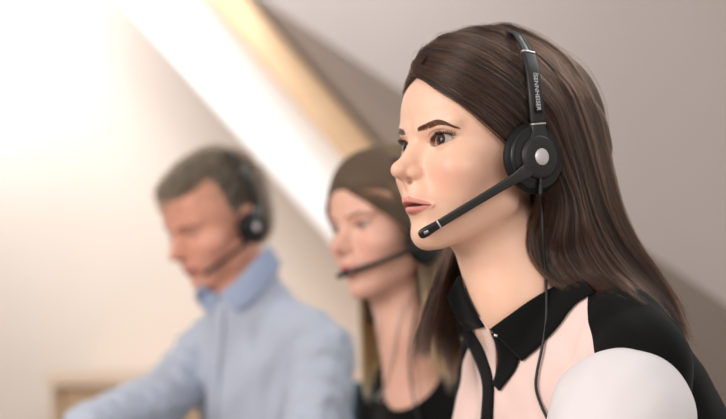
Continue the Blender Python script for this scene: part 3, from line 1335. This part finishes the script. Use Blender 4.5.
def make_headset(Mx, label, cup_px, sl_px, top_px, boom_px, hullf, bodyf, xcup=-88, detail=True, rs=1.0, boomw=8.3, mat_='black_plastic', boom_off=11, bulge=0.0):
    cu = local_at(cup_px[0], cup_px[1], xcup - 6, Mx)
    c = (cu.y, cu.z)
    wpos = Mx @ cu
    hs = empty('headset', wpos, label, 'headset')
    I = Mx.inverted()
    x = xcup
    lathe_x('ear_cushion', [(12, x + 13), (28 * rs, x + 13), (33 * rs, x + 11), (35 * rs, x + 7), (34.5 * rs, x + 3.5), (32.5 * rs, x + 1.5), (29 * rs, x + 1)], c, Mx, M['leatherette'], hs)
    lathe_x('ear_cup', [(31 * rs, x + 4), (31.5 * rs, x + 1), (31 * rs, x - .6), (29.5 * rs, x - 1.6), (28.7 * rs, x - 1.2), (27 * rs, x - 1.6), (23 * rs, x - 2.4), (19 * rs, x - 3.0)], c, Mx, M['dark_plastic'], hs)
    hub = lathe_x('hub', [(21 * rs, x - 1.5), (21.4 * rs, x - 4.5), (20.6 * rs, x - 6.2), (18.5 * rs, x - 7.2), (9 * rs, x - 7.6)], c, Mx, M[mat_], hs)
    bd = lathe_x('badge', [(8.2 * rs, x - 7.2), (8.2 * rs, x - 8.0), (7.6 * rs, x - 8.5), (0.5, x - 8.5)], c, Mx, M['brushed'], hs)
    bd['label'] = 'round silver badge'
    # slider arm
    ps = [I @ Vector(hit(px, py, [hullf], 9.0, 1.3, 3.4, 500)) for px, py in sl_px]
    ps = [Vector(p) for p in ps]
    low = Vector((x - 3.5, c[0] + (ps[0].y - c[0]) * .35, c[1] + 17 * rs))
    wd = (0, 1, 0)
    strap('yoke', [low, low * .5 + ps[0] * .5, ps[0]], [24 * rs, 17 * rs, 16.5 * rs], [5, 5, 4.6], wd, Mx, M[mat_], hs, 14)
    strap('slider', ps, [16.5 * rs, 16 * rs, 15 * rs], 5, wd, Mx, M[mat_], hs, 20)
    for i, pp in ((0, ps[0]), (-1, ps[-1])):
        q = ps[1] if i == 0 else ps[-2]
        dr = (q - pp).normalized() * .8
        r_ = strap('ring', [pp - dr, pp + dr], 17.4 * rs if i == 0 else 16 * rs, 6.2, wd, Mx, M['silver'], hs, 3)
        r_['label'] = 'silver ring'
    tp = [I @ Vector(hit(px, py, [hullf], 7.5, 1.3, 3.4, 500)) for px, py in top_px]
    apex = Vector((0, tp[-1].y - 4, tp[-1].z + 4))
    half = [ps[-1]] + tp
    path = half + [apex] + [Vector((-p.x, p.y, p.z)) for p in half[::-1]]
    for off in (-4.2, 0, 4.2):
        if off == 0:
            strap('headband', path, 5.5 * rs, 2.0, wd, Mx, M['dark_plastic'], hs, 40)
        else:
            strap('headband_wire', [p + Vector((0, off, 0)) for p in path], 2.6, 2.6, wd, Mx, M[mat_], hs, 40, .9)
    strap('slider', [Vector((-p.x, p.y, p.z)) for p in ps[::-1]], 15 * rs, 5, wd, Mx, M[mat_], hs, 16)
    fy = Mx @ Vector((0, 0, 0))
    lathe_x('ear_cushion', [(12, -x - 20), (26 * rs, -x - 20), (31 * rs, -x - 17), (33 * rs, -x - 12), (32 * rs, -x - 6), (28 * rs, -x - 1), (20, -x)], c, Mx, M['leatherette'], hs)
    # boom
    tip = I @ Vector(hit(boom_px[1][0], boom_px[1][1], [bodyf], boom_off, 1.3, 3.4, 500))
    # start on the hub rim, towards the tip
    st0 = local_at(boom_px[0][0], boom_px[0][1], x - 5.5, Mx)
    bdv = (tip - st0)
    e1 = st0 + bdv * .80
    b_ = strap('boom_arm', [Vector((x - 5.2, c[0], c[1])) * .35 + st0 * .65, st0, st0 + bdv * .12 - Vector((bulge * .6, 0, 0)), st0 + bdv * .45 - Vector((bulge, 0, 0)), e1], [15 * rs, 14 * rs, boomw * 1.15, boomw, boomw], [3.5, 4, 4.5, 5.0, 5.5], Vector((0, .45, 1)), Mx, M[mat_], hs, 30)
    rg = strap('ring', [e1 - bdv.normalized() * .2, e1 + bdv.normalized() * 1.4], boomw + .6, 6.6, Vector((0, .45, 1)), Mx, M['silver'], hs, 3)
    rg['label'] = 'silver ring on the boom'
    e2 = e1 + bdv.normalized() * 1.2
    L = (tip - e2)
    strap('microphone', [e2, e2 + L * .2, e2 + L * .6, e2 + L * .85, e2 + L * .97, tip], [boomw + .3, boomw + .6, boomw + 2, boomw + 1.2, boomw * .72, 1.5], [6, 6.6, 7.5, 6.5, 4.5, 1.0], Vector((0, .45, 1)), Mx, M['dark_plastic'], hs, 24, .7)
    n_ = bdv.normalized().cross(Vector((0, .45, 1))).normalized()
    if n_.x > 0:
        n_ = -n_
    mp_ = e2 + L * .62 + n_ * 3.6
    if detail:
        g_ = strap('microphone_port', [mp_ - L.normalized() * 2.4, mp_ + L.normalized() * 2.4], 2.8, 1.0, Vector((0, .45, 1)), Mx, M['steel'], hs, 4, .8)
    return hs, c, x, I, ps


hs1, hc1, hx1, HI, slp = make_headset(HM, 'black headset with silver round badge worn by the woman in front', (541, 157),
                               [(538, 124), (535.5, 98), (533, 74), (528, 53)], [(522, 42), (514, 33)],
                               [(524, 173), (419, 236)], w_hull, w_body)

# lettering on the slider
fc_ = bpy.data.curves.new('lettering', 'FONT')
fc_.body = 'SENNHEISER'
fc_.size = 0.0067
fc_.extrude = 0.0002
fc_.align_x = 'CENTER'
fc_.align_y = 'CENTER'
fc_.space_character = 1.0
fc_.materials.append(M['print'])
tmp_ = bpy.data.objects.new('lettering', fc_)
lme = bpy.data.meshes.new_from_object(tmp_)
bpy.data.objects.remove(tmp_)
lt = bpy.data.objects.new('lettering', lme)
link(lt, hs1)
lt.matrix_parent_inverse = world_inv(hs1)
mid = (slp[1] + slp[2]) / 2
run = (slp[1] - slp[2]).normalized()            # downwards along the slider
side = Vector((0, 1, 0))
side = (side - run * side.dot(run)).normalized()
nrm = side.cross(run)
if nrm.x > 0:
    nrm = -nrm
R3 = HM.to_3x3().normalized() if hasattr(HM.to_3x3(), 'normalized') else HM.to_3x3()
ex = (R3 @ run).normalized()
ez = (R3 @ nrm).normalized()
ey = ez.cross(ex).normalized()
mm = Matrix.Identity(4)
for i in range(3):
    mm[i][0], mm[i][1], mm[i][2] = ex[i], ey[i], ez[i]
mm.translation = HM @ (mid + nrm * 3.4 + run * 8)
lt.matrix_basis = mm
strap('label_plate', [mid - run * 13 - side * 1.2 + nrm * 2.1, mid + run * 28 - side * 1.2 + nrm * 2.1], 7.5, 1.2, side, HM, M['dark_plastic'], hs1, 6, .3)

# cable with its strain relief
cfn = [w_hull, w_blouse]
start = HM @ Vector((hx1 - 5, hc1[0] - 1, hc1[1] - 24))
relief = [HM @ Vector((hx1 - 4.5, hc1[0] - .5, hc1[1] - 19 - k * 1.6)) for k in range(12)]
tube('strain_relief', relief, .0023, M['rubber'], hs1, 12, [1, .8] * 6)
cp = [relief[-1]] + [Vector(hit(px, py, cfn, o_)) for px, py, o_ in
      [(541.5, 205, 14), (543, 235, 15), (545, 268, 15), (546.5, 295, 12), (546, 322, 6), (542, 348, 4), (537, 372, 3.5), (536, 388, 3.5), (541, 405, 3.5), (550, 424, 3.5)]]
tube('cable', cp, .0015, M['rubber'], hs1, 10, samples=70)


# ------------------------------------------------------------------ the woman behind
YW = 2.50
HC2 = P(394, 234, YW)
HM2 = frame(HC2, 38, -7, 3)
person2 = empty('person', (HC2.x, HC2.y, 0.5), 'young woman in the middle with fair brown hair and black scoop-neck top', 'person')
o2 = dict(WOMAN, skin=np.array(srgb(236, 186, 166)[:3]), up=4.2, dn=3.4, makeup=.7, gap=.8, lip=srgb(206, 118, 116)[:3])
H2I = HM2.inverted()
na, nb, nc = H2I @ P(400, 290, YW + .01), H2I @ P(414, 335, YW + .015), H2I @ P(424, 385, YW + .03)
TC2 = P(437, 379, YW + .03)
TM2 = frame(TC2, 38, -8, 0)


def neck2_local(t):
    return tuple(H2I @ (TM2 @ Vector(t)))


neck2 = [(tuple(na), tuple(nb), 46, 50), (tuple(nb), tuple(nc), 50, 60),
         (neck2_local((-95, -8, -12)), neck2_local((95, -8, -12)), 42, 42), (neck2_local((0, 0, -60)), neck2_local((0, 20, -130)), 80, 85)]
body2 = make_head(HM2, o2, neck2, person2, 3.6, 1, False, zlo=-290, xr=170, yback=-130)
for s_ in (-1, 1):
    make_eye(HM2, s_, (-.05, 1, -.25), srgb(88, 70, 56)[:3], person2)
brows(HM2, o2, neck2, person2, BROW_W, 1.1, 160, M['lash_brown'], .0003)


def top2(p0):
    p = p0.copy()
    p[:, 0] = np.abs(p[:, 0])
    d = ell(p, (0, -10, -120), (136, 92, 170))
    d = smin(d, rc(p, (0, -12, -6), (130, -10, -30), 46, 42), 30)
    d = smin(d, sph(p, (58, 55, -135), 54), 30)
    d = smin(d, ell(p, (0, -10, -320), (130, 92, 150)), 40)
    d = smin(d, rc(p, (136, -8, -40), (160, 30, -250), 43, 36), 16)
    d = smin(d, rc(p, (0, 0, -60), (0, 20, -130), 84, 88), 10)
    d = smin(d, rc(p, (-95, -8, -12), (95, -8, -12), 44, 44), 10)
    return d - 2.5 - .9 * vnoise(p0, 30, 4)


V, F = surface_nets(top2, (-240, -140, -400), (240, 160, 90), 10)
V, F = subdivide(V, F)
V = project(top2, V, 2, e=.4, clampd=4)
gn = np.minimum(rc(V, (0, -30, 60), (0, -10, -10), 70, 74), ell(V, (0, 80, 20), (66, 80, 54)))
Vt, Ft = clip(V, F, gn)
top_ = mesh_obj('top', xf(TM2, Vt), Ft, M['black_cloth'], person2)
md = top_.modifiers.new('cloth', 'SOLIDIFY')
md.thickness = .0015
top_['label'] = 'black scoop-neck top'


def hull2(p0):
    p = p0.copy()
    p[:, 0] = np.abs(p[:, 0])
    d = ell(p, (0, -12, 42), (82, 99, 88))
    d = smin(d, ell(p, (0, 29, 60), (70, 63, 67)), 12)
    yh = np.interp(p[:, 2], [-60, -20, 10, 40, 70, 90], [0, 20, 34, 58, 74, 90])
    d = d + 5 * sstep(-30, 2, p[:, 1] - yh) * (1 - sstep(50, 72, p[:, 2]))
    d = smin(d, rc(p, (34, -55, 20), (40, -62, -110), 42, 38), 14)
    d = smin(d, rc(p, (62, -20, 10), (66, 0, -110), 22, 18), 12)
    return d


V, F = surface_nets(hull2, (-120, -130, -160), (120, 100, 145), 7)
V, F = subdivide(V, F)
V = project(hull2, V, 2, e=.4, clampd=3)
V = V - grad(hull2, V) * 1
yh = np.interp(V[:, 2], [-160, -60, -20, 5, 30, 55, 70, 74], [12, 12, 22, 34, 56, 76, 86, 200])
Vh, Fh = clip(V, F, yh + .3 * np.maximum(np.abs(V[:, 0]) - 12, 0) * sstep(45, 60, V[:, 2]) - V[:, 1])
mesh_obj('hair', xf(HM2, Vh), Fh, M['scalp_ash'], person2)
L2 = [
    [(3, 88, 80), (-26, 86, 66), (-52, 72, 42), (-70, 46, 14), (-77, 26, -14), (-74, 16, -50), (-72, 16, -95), (-76, 22, -140), (-80, 26, -190), (-82, 26, -230)],
    [(3, 64, 112), (-38, 60, 96), (-66, 38, 62), (-80, 14, 20), (-84, -2, -20), (-80, -5, -60), (-82, 2, -105), (-90, 10, -150), (-95, 14, -200), (-97, 16, -245)],
    [(-2, 20, 130), (-42, 18, 116), (-76, 0, 70), (-86, -22, 20), (-84, -33, -30), (-80, -38, -80), (-86, -34, -130), (-98, -24, -180), (-104, -16, -240)],
    [(-2, -20, 132), (-40, -30, 118), (-70, -48, 75), (-78, -64, 20), (-74, -72, -30), (-72, -78, -80), (-80, -82, -130), (-90, -84, -180), (-95, -82, -230)],
    [(0, -55, 125), (-25, -80, 105), (-42, -98, 70), (-42, -106, 20), (-38, -102, -30), (-38, -102, -80), (-45, -106, -130), (-50, -112, -180), (-50, -112, -230)],
    [(0, -60, 122), (0, -90, 100), (0, -108, 60), (0, -112, 10), (0, -108, -40), (0, -108, -90), (0, -112, -150), (0, -115, -220)]]
L2 = [np.array(g, float) * A(1, 1, 1) - A(0, 0, 3) for g in L2]
ts = lambda t: -.3 + .8 * sstep(.35, .9, t)
rng = np.random.RandomState(5)
s1_ = make_sheet(L2, 130, 34, hull2, HM2, rng, radius=.00028, lo=-2, hi=5, tshade=ts, wave=2.5)
s2_ = make_sheet([g * A(-1, 1, 1) for g in L2], 130, 34, hull2, HM2, rng, radius=.00028, lo=-2, hi=5, tshade=ts, wave=2.5)
strands_obj('hair_strands', s1_[0] + s2_[0], s1_[1] + s2_[1], s1_[2] + s2_[2], M['hair_ash'], person2)
w_hull2, w_body2, w_top2 = wfn(HM2, hull2), wfn(HM2, lambda p: head_sdf(p, o2, neck2)), wfn(TM2, top2)
make_headset(HM2, 'black headset worn by the woman in the middle, its boom crossing her cheek', (429, 243), [(428, 220), (425, 205), (421, 190), (415, 175)], [(408, 166), (402, 158)],
             [(416, 248), (336, 277)], w_hull2, w_body2, detail=False, boomw=7, boom_off=14, bulge=9, rs=.85)
hs2 = [o_ for o_ in bpy.data.objects if o_.name.startswith('headset')][-1]
cb = [Vector(hit(px, py, [w_hull2, w_body2, w_top2], 8, 2.0, 3.0)) for px, py in [(424, 262), (420, 290), (415, 318), (411, 345), (410, 370), (414, 400), (425, 440)]]
tube('cable', cb, .0016, M['rubber'], hs2, 8, samples=40)
# necklace with a round pendant
nl_ = empty('necklace', P(381, 397, YW - .05), 'fine chain with a round pendant hanging on the black scoop-neck top', 'necklace')
ch = [Vector(hit(px, py, [w_body2, w_top2], 2.5, 2.0, 3.0)) for px, py in [(420, 283), (409, 300), (399, 320), (396, 345), (391, 368), (385, 385), (381, 392), (378, 383), (377, 366), (378, 345), (380, 325), (374, 305), (364, 292)]]
tube('chain', ch, .0009, M['steel'], nl_, 6, samples=50)
pc = Vector(hit(381, 397, [w_body2, w_top2], 4, 2.0, 3.0))
ring_ = []
for k in range(25):
    a = 2 * math.pi * k / 24
    ring_.append(pc + Vector((math.cos(a) * .0058, 0, math.sin(a) * .0058)))
tube('pendant', ring_, .0011, M['silver'], nl_, 8)

# ------------------------------------------------------------------ the man
YM = 2.92
HC3 = P(221, 226, YM)
HM3 = frame(HC3, 40, -24, 0)
person3 = empty('person', (HC3.x, HC3.y, 0.5), 'young man on the left with short brown hair and light blue shirt, looking down', 'person')
o3 = dict(MAN, skin=np.array(srgb(226, 164, 142)[:3]), up=2.4, dn=2.6, makeup=.35, gap=.2, lip=srgb(198, 124, 114)[:3])
H3I = HM3.inverted()
TC3 = P(254, 338, YM + .03)
TM3 = frame(TC3, 45, -14, 0)
na, nb, nc = H3I @ P(236, 268, YM + .01), H3I @ P(245, 300, YM + .02), H3I @ TC3
neck3 = [(tuple(na), tuple(nb), 54, 58), (tuple(nb), tuple(nc), 58, 66)]
body3 = make_head(HM3, o3, neck3, person3, 3.8, 1, False, zlo=-200, xr=110, yback=-150)
for s_ in (-1, 1):
    make_eye(HM3, s_, (-.05, 1, -.5), srgb(80, 70, 60)[:3], person3)
brows(HM3, o3, neck3, person3, [(9, 24, 2.2), (20, 27, 2.6), (32, 28.5, 2.2), (44, 25, 1.2)], 1.4, 160, M['lash_brown'], .0003)


def hull3(p0, inf=0.0):
    p = p0.copy()
    p[:, 0] = np.abs(p[:, 0])
    d = ell(p, (0, -8, 44), (78, 97, 87))
    d = smin(d, ell(p, (0, 44, 80), (50, 44, 32)), 16)
    d = smin(d, ell(p, (0, -50, 0), (58, 44, 56)), 14)
    yh = np.interp(p[:, 2], [-60, -30, 0, 20, 45, 70, 90], [-20, -10, 14, 30, 52, 70, 96])
    d = d + 4 * sstep(-30, 2, p[:, 1] - yh) * (p[:, 2] < 60)
    return d - inf


HZ3 = [-160, -52, -50, -30, -8, 0, 20, 45, 62, 70, 76]
HY3 = [-300, -300, -30, -14, -8, 16, 30, 52, 74, 86, 300]
V, F = surface_nets(hull3, (-110, -125, -90), (110, 115, 150), 6)
V, F = subdivide(V, F)
V = project(hull3, V, 2, e=.4, clampd=3)
V = V - grad(hull3, V) * 2
Vh, Fh = clip(V, F, np.interp(V[:, 2], HZ3, HY3) - V[:, 1])
mesh_obj('hair', xf(HM3, Vh), Fh, M['scalp_short'], person3)
rng = np.random.RandomState(9)
idx = rng.randint(0, len(Vh), 7000)
root = Vh[idx] + rng.normal(size=(7000, 3)) * 1.5
gdir = grad(hull3, root)
flow = np.stack([root[:, 0] * .25, 40 + root[:, 1] * .1, -20 - (100 - root[:, 2]) * .8], 1)
flow[root[:, 2] > 80] = np.stack([root[:, 0] * .3, np.full(len(root), 60.), np.full(len(root), 6.)], 1)[root[:, 2] > 80]
flow = flow - gdir * (flow * gdir).sum(1)[:, None]
flow /= np.linalg.norm(flow, axis=1)[:, None] + 1e-6
flow += rng.normal(size=flow.shape) * .18
Ln = np.where(root[:, 2] > 70, 24, 13) * rng.uniform(.6, 1.1, len(root))
pts3 = [root + flow * Ln[:, None] * t + gdir * (1.5 + 5 * t * (1 - .6 * t)) for t in np.linspace(0, 1, 6)]
pts3 = np.stack(pts3, 1)
W3 = xf(HM3, pts3.reshape(-1, 3)).reshape(-1, 6, 3)
strands_obj('hair_strands', list(W3), [np.array([1, 1, 1, .9, .7, .2]) * .0003] * 7000, [np.full(6, np.clip(rng.normal(.4, .22), 0, 1)) for _ in range(7000)], M['hair_short'], person3)
w_hull3, w_body3 = wfn(HM3, hull3), wfn(HM3, lambda p: head_sdf(p, o3, neck3))
make_headset(HM3, 'black headset worn by the man in the light blue shirt', (256, 227), [(256, 208), (253, 195), (249, 182), (243, 170)], [(236, 161), (228, 155)],
             [(248, 240), (204, 275)], w_hull3, w_body3, xcup=-86, rs=.78, detail=False, boomw=6.5, boom_off=12, mat_='dark_plastic', bulge=7)

T3I = TM3.inverted()
K1, K2 = T3I @ P(238, 275, YM + .01), T3I @ TC3


def shirt3(p0):
    p = p0.copy()
    p[:, 0] = np.abs(p[:, 0])
    d = ell(p, (0, -12, -130), (158, 110, 190))
    d = smin(d, rc(p, (0, -18, 2), (150, -14, -26), 56, 52), 30)
    d = smin(d, rc(p, (0, -28, 40), (110, -20, 0), 52, 42), 26)
    d = smin(d, ell(p, (0, -14, -340), (150, 110, 180)), 40)
    d = smin(d, ell(p, (60, -50, -80), (70, 62, 110)), 30)
    d = smin(d, rc(p0, tuple(K1 + (K1 - K2) * .3), tuple(K2), 63, 72), 16)
    n = vnoise(p0 * A(1, 1, .5), 34, 15) * sstep(60, 0, p0[:, 2])
    f = np.sin((p0[:, 0] * .6 + p0[:, 2] * .7) / 13 + 1.5 * vnoise(p0, 80, 18))
    return d - 6 * n - 3.6 * f


shirt = bpy.data.objects.new('shirt', None)
link(shirt, person3)
shirt.matrix_parent_inverse = world_inv(person3)
shirt['label'] = 'light blue button-up shirt'
T3I = TM3.inverted()
V, F = surface_nets(shirt3, (-250, -190, -420), (250, 160, 110), 11)
V, F = subdivide(V, F)
V = project(shirt3, V, 2, e=.4, clampd=5)
k1, k2 = T3I @ P(238, 275, YM + .01), T3I @ TC3
kc_, ka_ = T3I @ P(243, 284, YM + .015), (K1 - K2).normalized()
gn = -((V - A(*kc_)) @ A(*ka_))
Vs, Fs = clip(V, F, gn)
sb = mesh_obj('shirt_body', xf(TM3, Vs), Fs, M['blue_cloth'], shirt)
md = sb.modifiers.new('cloth', 'SOLIDIFY')
md.thickness = .0015
for arm in ([(-150, -10, -40), T3I @ P(312, 440, YM - .18), T3I @ P(215, 490, YM - .38)],
            [(150, -10, -40), T3I @ P(163, 398, YM + .03), T3I @ P(88, 428, YM - .2)]):
    a, b, c = [tuple(q) for q in arm]

    def fs(p, a=a, b=b, c=c):
        d = smin(rc(p, a, b, 57, 48), rc(p, b, c, 48, 38), 14)
        L_ = np.linalg.norm(np.array(b) - np.array(a))
        h = ((p - A(*a)) @ (A(*b) - A(*a))) / L_
        return d - 3.6 * vnoise(p, 26, 21) - 2.8 * np.sin(h / 9 + 2 * vnoise(p, 40, 22))
    lo = np.min([a, b, c], 0) - 75
    hi = np.max([a, b, c], 0) + 75
    V, F = surface_nets(fs, lo, hi, 10)
    V, F = subdivide(V, F)
    V = project(fs, V, 2, e=.4, clampd=5)
    mesh_obj('sleeve', xf(TM3, V), F, M['blue_cloth'], shirt)
w_shirt3 = wfn(TM3, shirt3)
R3_ = (2.3, 3.4, 400)


def ribbon3(name, ea, eb, off, thick=.002, m_='blue_cloth'):
    global hit
    h0 = hit
    hit = lambda px, py, fns, o_=0, y0=2.4, y1=3.4, n=400: h0(px, py, fns, o_, 2.4, 3.4, 400)
    try:
        r = ribbon(name, ea, eb, [w_body3, w_shirt3], off, M[m_], shirt, thick, 20, 8)
    finally:
        hit = h0
    return r


ribbon3('collar', [(220, 293), (232, 284), (246, 270), (262, 252), (268, 244)], [(236, 312), (250, 304), (264, 290), (277, 274), (281, 262)], 5, .002, 'blue_collar')
ribbon3('collar', [(202, 283), (206, 288), (212, 292), (218, 294)], [(194, 296), (200, 306), (208, 312), (213, 311)], 5, .002, 'blue_collar')
ribbon3('placket', [(214, 305), (212, 340), (208, 380), (206, 419), (204, 450)], [(224, 305), (222, 340), (218, 380), (216, 419), (214, 450)], 3.5)

# ------------------------------------------------------------------ furniture behind
cabx0, cabx1, YC = 52, 430, 4.55
cab = empty('cabinet', P((cabx0 + cabx1) / 2, 381, YC) * 1.0, 'low wooden cabinet with thick pale top against the back wall', 'cabinet')


def block(name, lo, hi, material, parent, bev=.004):
    x0, y0, z0 = lo
    x1, y1, z1 = hi
    V = [(x0, y0, z0), (x1, y0, z0), (x1, y1, z0), (x0, y1, z0), (x0, y0, z1), (x1, y0, z1), (x1, y1, z1), (x0, y1, z1)]
    F = [(0, 3, 2, 1), (4, 5, 6, 7), (0, 1, 5, 4), (1, 2, 6, 5), (2, 3, 7, 6), (3, 0, 4, 7)]
    o = mesh_obj(name, V, F, material, parent, smooth=False)
    if bev:
        md = o.modifiers.new('bevel', 'BEVEL')
        md.width = bev
        md.segments = 2
    return o


cx0, cx1 = P(cabx0, 0, YC).x, P(cabx1, 0, YC).x
block('top_board', (cx0 - .01, YC - .02, .945), (cx1 + .01, YB - .02, .985), M['wood_pale'], cab)
block('side_panel', (cx0, YC, 0), (cx0 + .025, YB - .03, .945), M['wood_dark'], cab)
block('side_panel', (cx1 - .025, YC, 0), (cx1, YB - .03, .945), M['wood_dark'], cab)
nd = 3
for k in range(nd):
    a = cx0 + .028 + (cx1 - cx0 - .056) * k / nd
    b = cx0 + .028 + (cx1 - cx0 - .056) * (k + 1) / nd
    dr = block('door', (a + .002, YC - .004, .08), (b - .002, YC + .016, .94), M['wood_dark'], cab, .003)
    hd = block('handle', (b - .05, YC - .03, .6), (b - .038, YC - .003, .72), M['steel'], dr, .003)
block('plinth', (cx0 + .02, YC + .04, 0), (cx1 - .02, YB - .03, .08), M['wood_dark'], cab)

# the man's chair: its teal back shows behind him
chair = empty('office_chair', (P(330, 0, YM).x, YM + .1, 0), 'teal office chair back showing behind the man in the blue shirt', 'chair')


def round_slab(name, Mx, w, h, t, material, parent, curve=0.0, n=28, p_=3.5):
    V, F = [], []
    for side_ in (0, 1):
        for r in (1.0, .8, .5, .2):
            for k in range(n):
                a = 2 * math.pi * k / n
                ca, sa = math.cos(a), math.sin(a)
                x = w / 2 * r * math.copysign(abs(ca) ** (2 / p_), ca)
                z = h / 2 * r * math.copysign(abs(sa) ** (2 / p_), sa)
                e = t / 2 * (1 - .55 * r ** 6)
                V.append((x, (e if side_ else -e) + curve * (x * 2 / w) ** 2, z))
    for side_ in (0, 1):
        o_ = side_ * 4 * n
        for j in range(3):
            for k in range(n):
                f = (o_ + j * n + k, o_ + j * n + (k + 1) % n, o_ + (j + 1) * n + (k + 1) % n, o_ + (j + 1) * n + k)
                F.append(f if side_ else f[::-1])
        F.append(tuple(o_ + 3 * n + k for k in range(n)))
    for k in range(n):
        F.append((k, (k + 1) % n, 4 * n + (k + 1) % n, 4 * n + k))
    V = [Mx @ Vector(v) for v in V]
    o = mesh_obj(name, V, F, material, parent)
    bm = bmesh.new()
    bm.from_mesh(o.data)
    bmesh.ops.recalc_face_normals(bm, faces=bm.faces)
    bm.to_mesh(o.data)
    bm.free()
    return o


fwd = Vector((-math.cos(math.radians(45)), -math.sin(math.radians(45)), 0))
cpos = TC3 - fwd * .25
Rz = Matrix.Rotation(math.atan2(fwd.y, fwd.x) - math.pi / 2, 4, 'Z')
round_slab('backrest', Matrix.Translation((cpos.x + .02, cpos.y, .73)) @ Rz, .46, .46, .05, M['teal'], chair, .03)
sp_ = cpos + fwd * .28
round_slab('seat', Matrix.Translation((sp_.x, sp_.y, .44)) @ Rz @ Matrix.Rotation(math.pi / 2, 4, 'X'), .48, .46, .07, M['teal'], chair)
tube('column', [(sp_.x, sp_.y, .1), (sp_.x, sp_.y, .44)], .026, M['dark_plastic'], chair)
tube('back_support', [(sp_.x, sp_.y, .42), (cpos.x, cpos.y, .42), (cpos.x + .03, cpos.y + .03, .5), (cpos.x + .04, cpos.y + .03, .7)], .018, M['dark_plastic'], chair, samples=14)
for k in range(5):
    a = 2 * math.pi * k / 5 + .3
    e_ = Vector((sp_.x + math.cos(a) * .29, sp_.y + math.sin(a) * .29, .07))
    tube('leg', [(sp_.x, sp_.y, .11), e_], .016, M['dark_plastic'], chair)
    tube('caster', [e_ + Vector((-math.sin(a) * .02, math.cos(a) * .02, -.042)), e_ + Vector((math.sin(a) * .02, -math.cos(a) * .02, -.042))], .027, M['rubber'], chair)
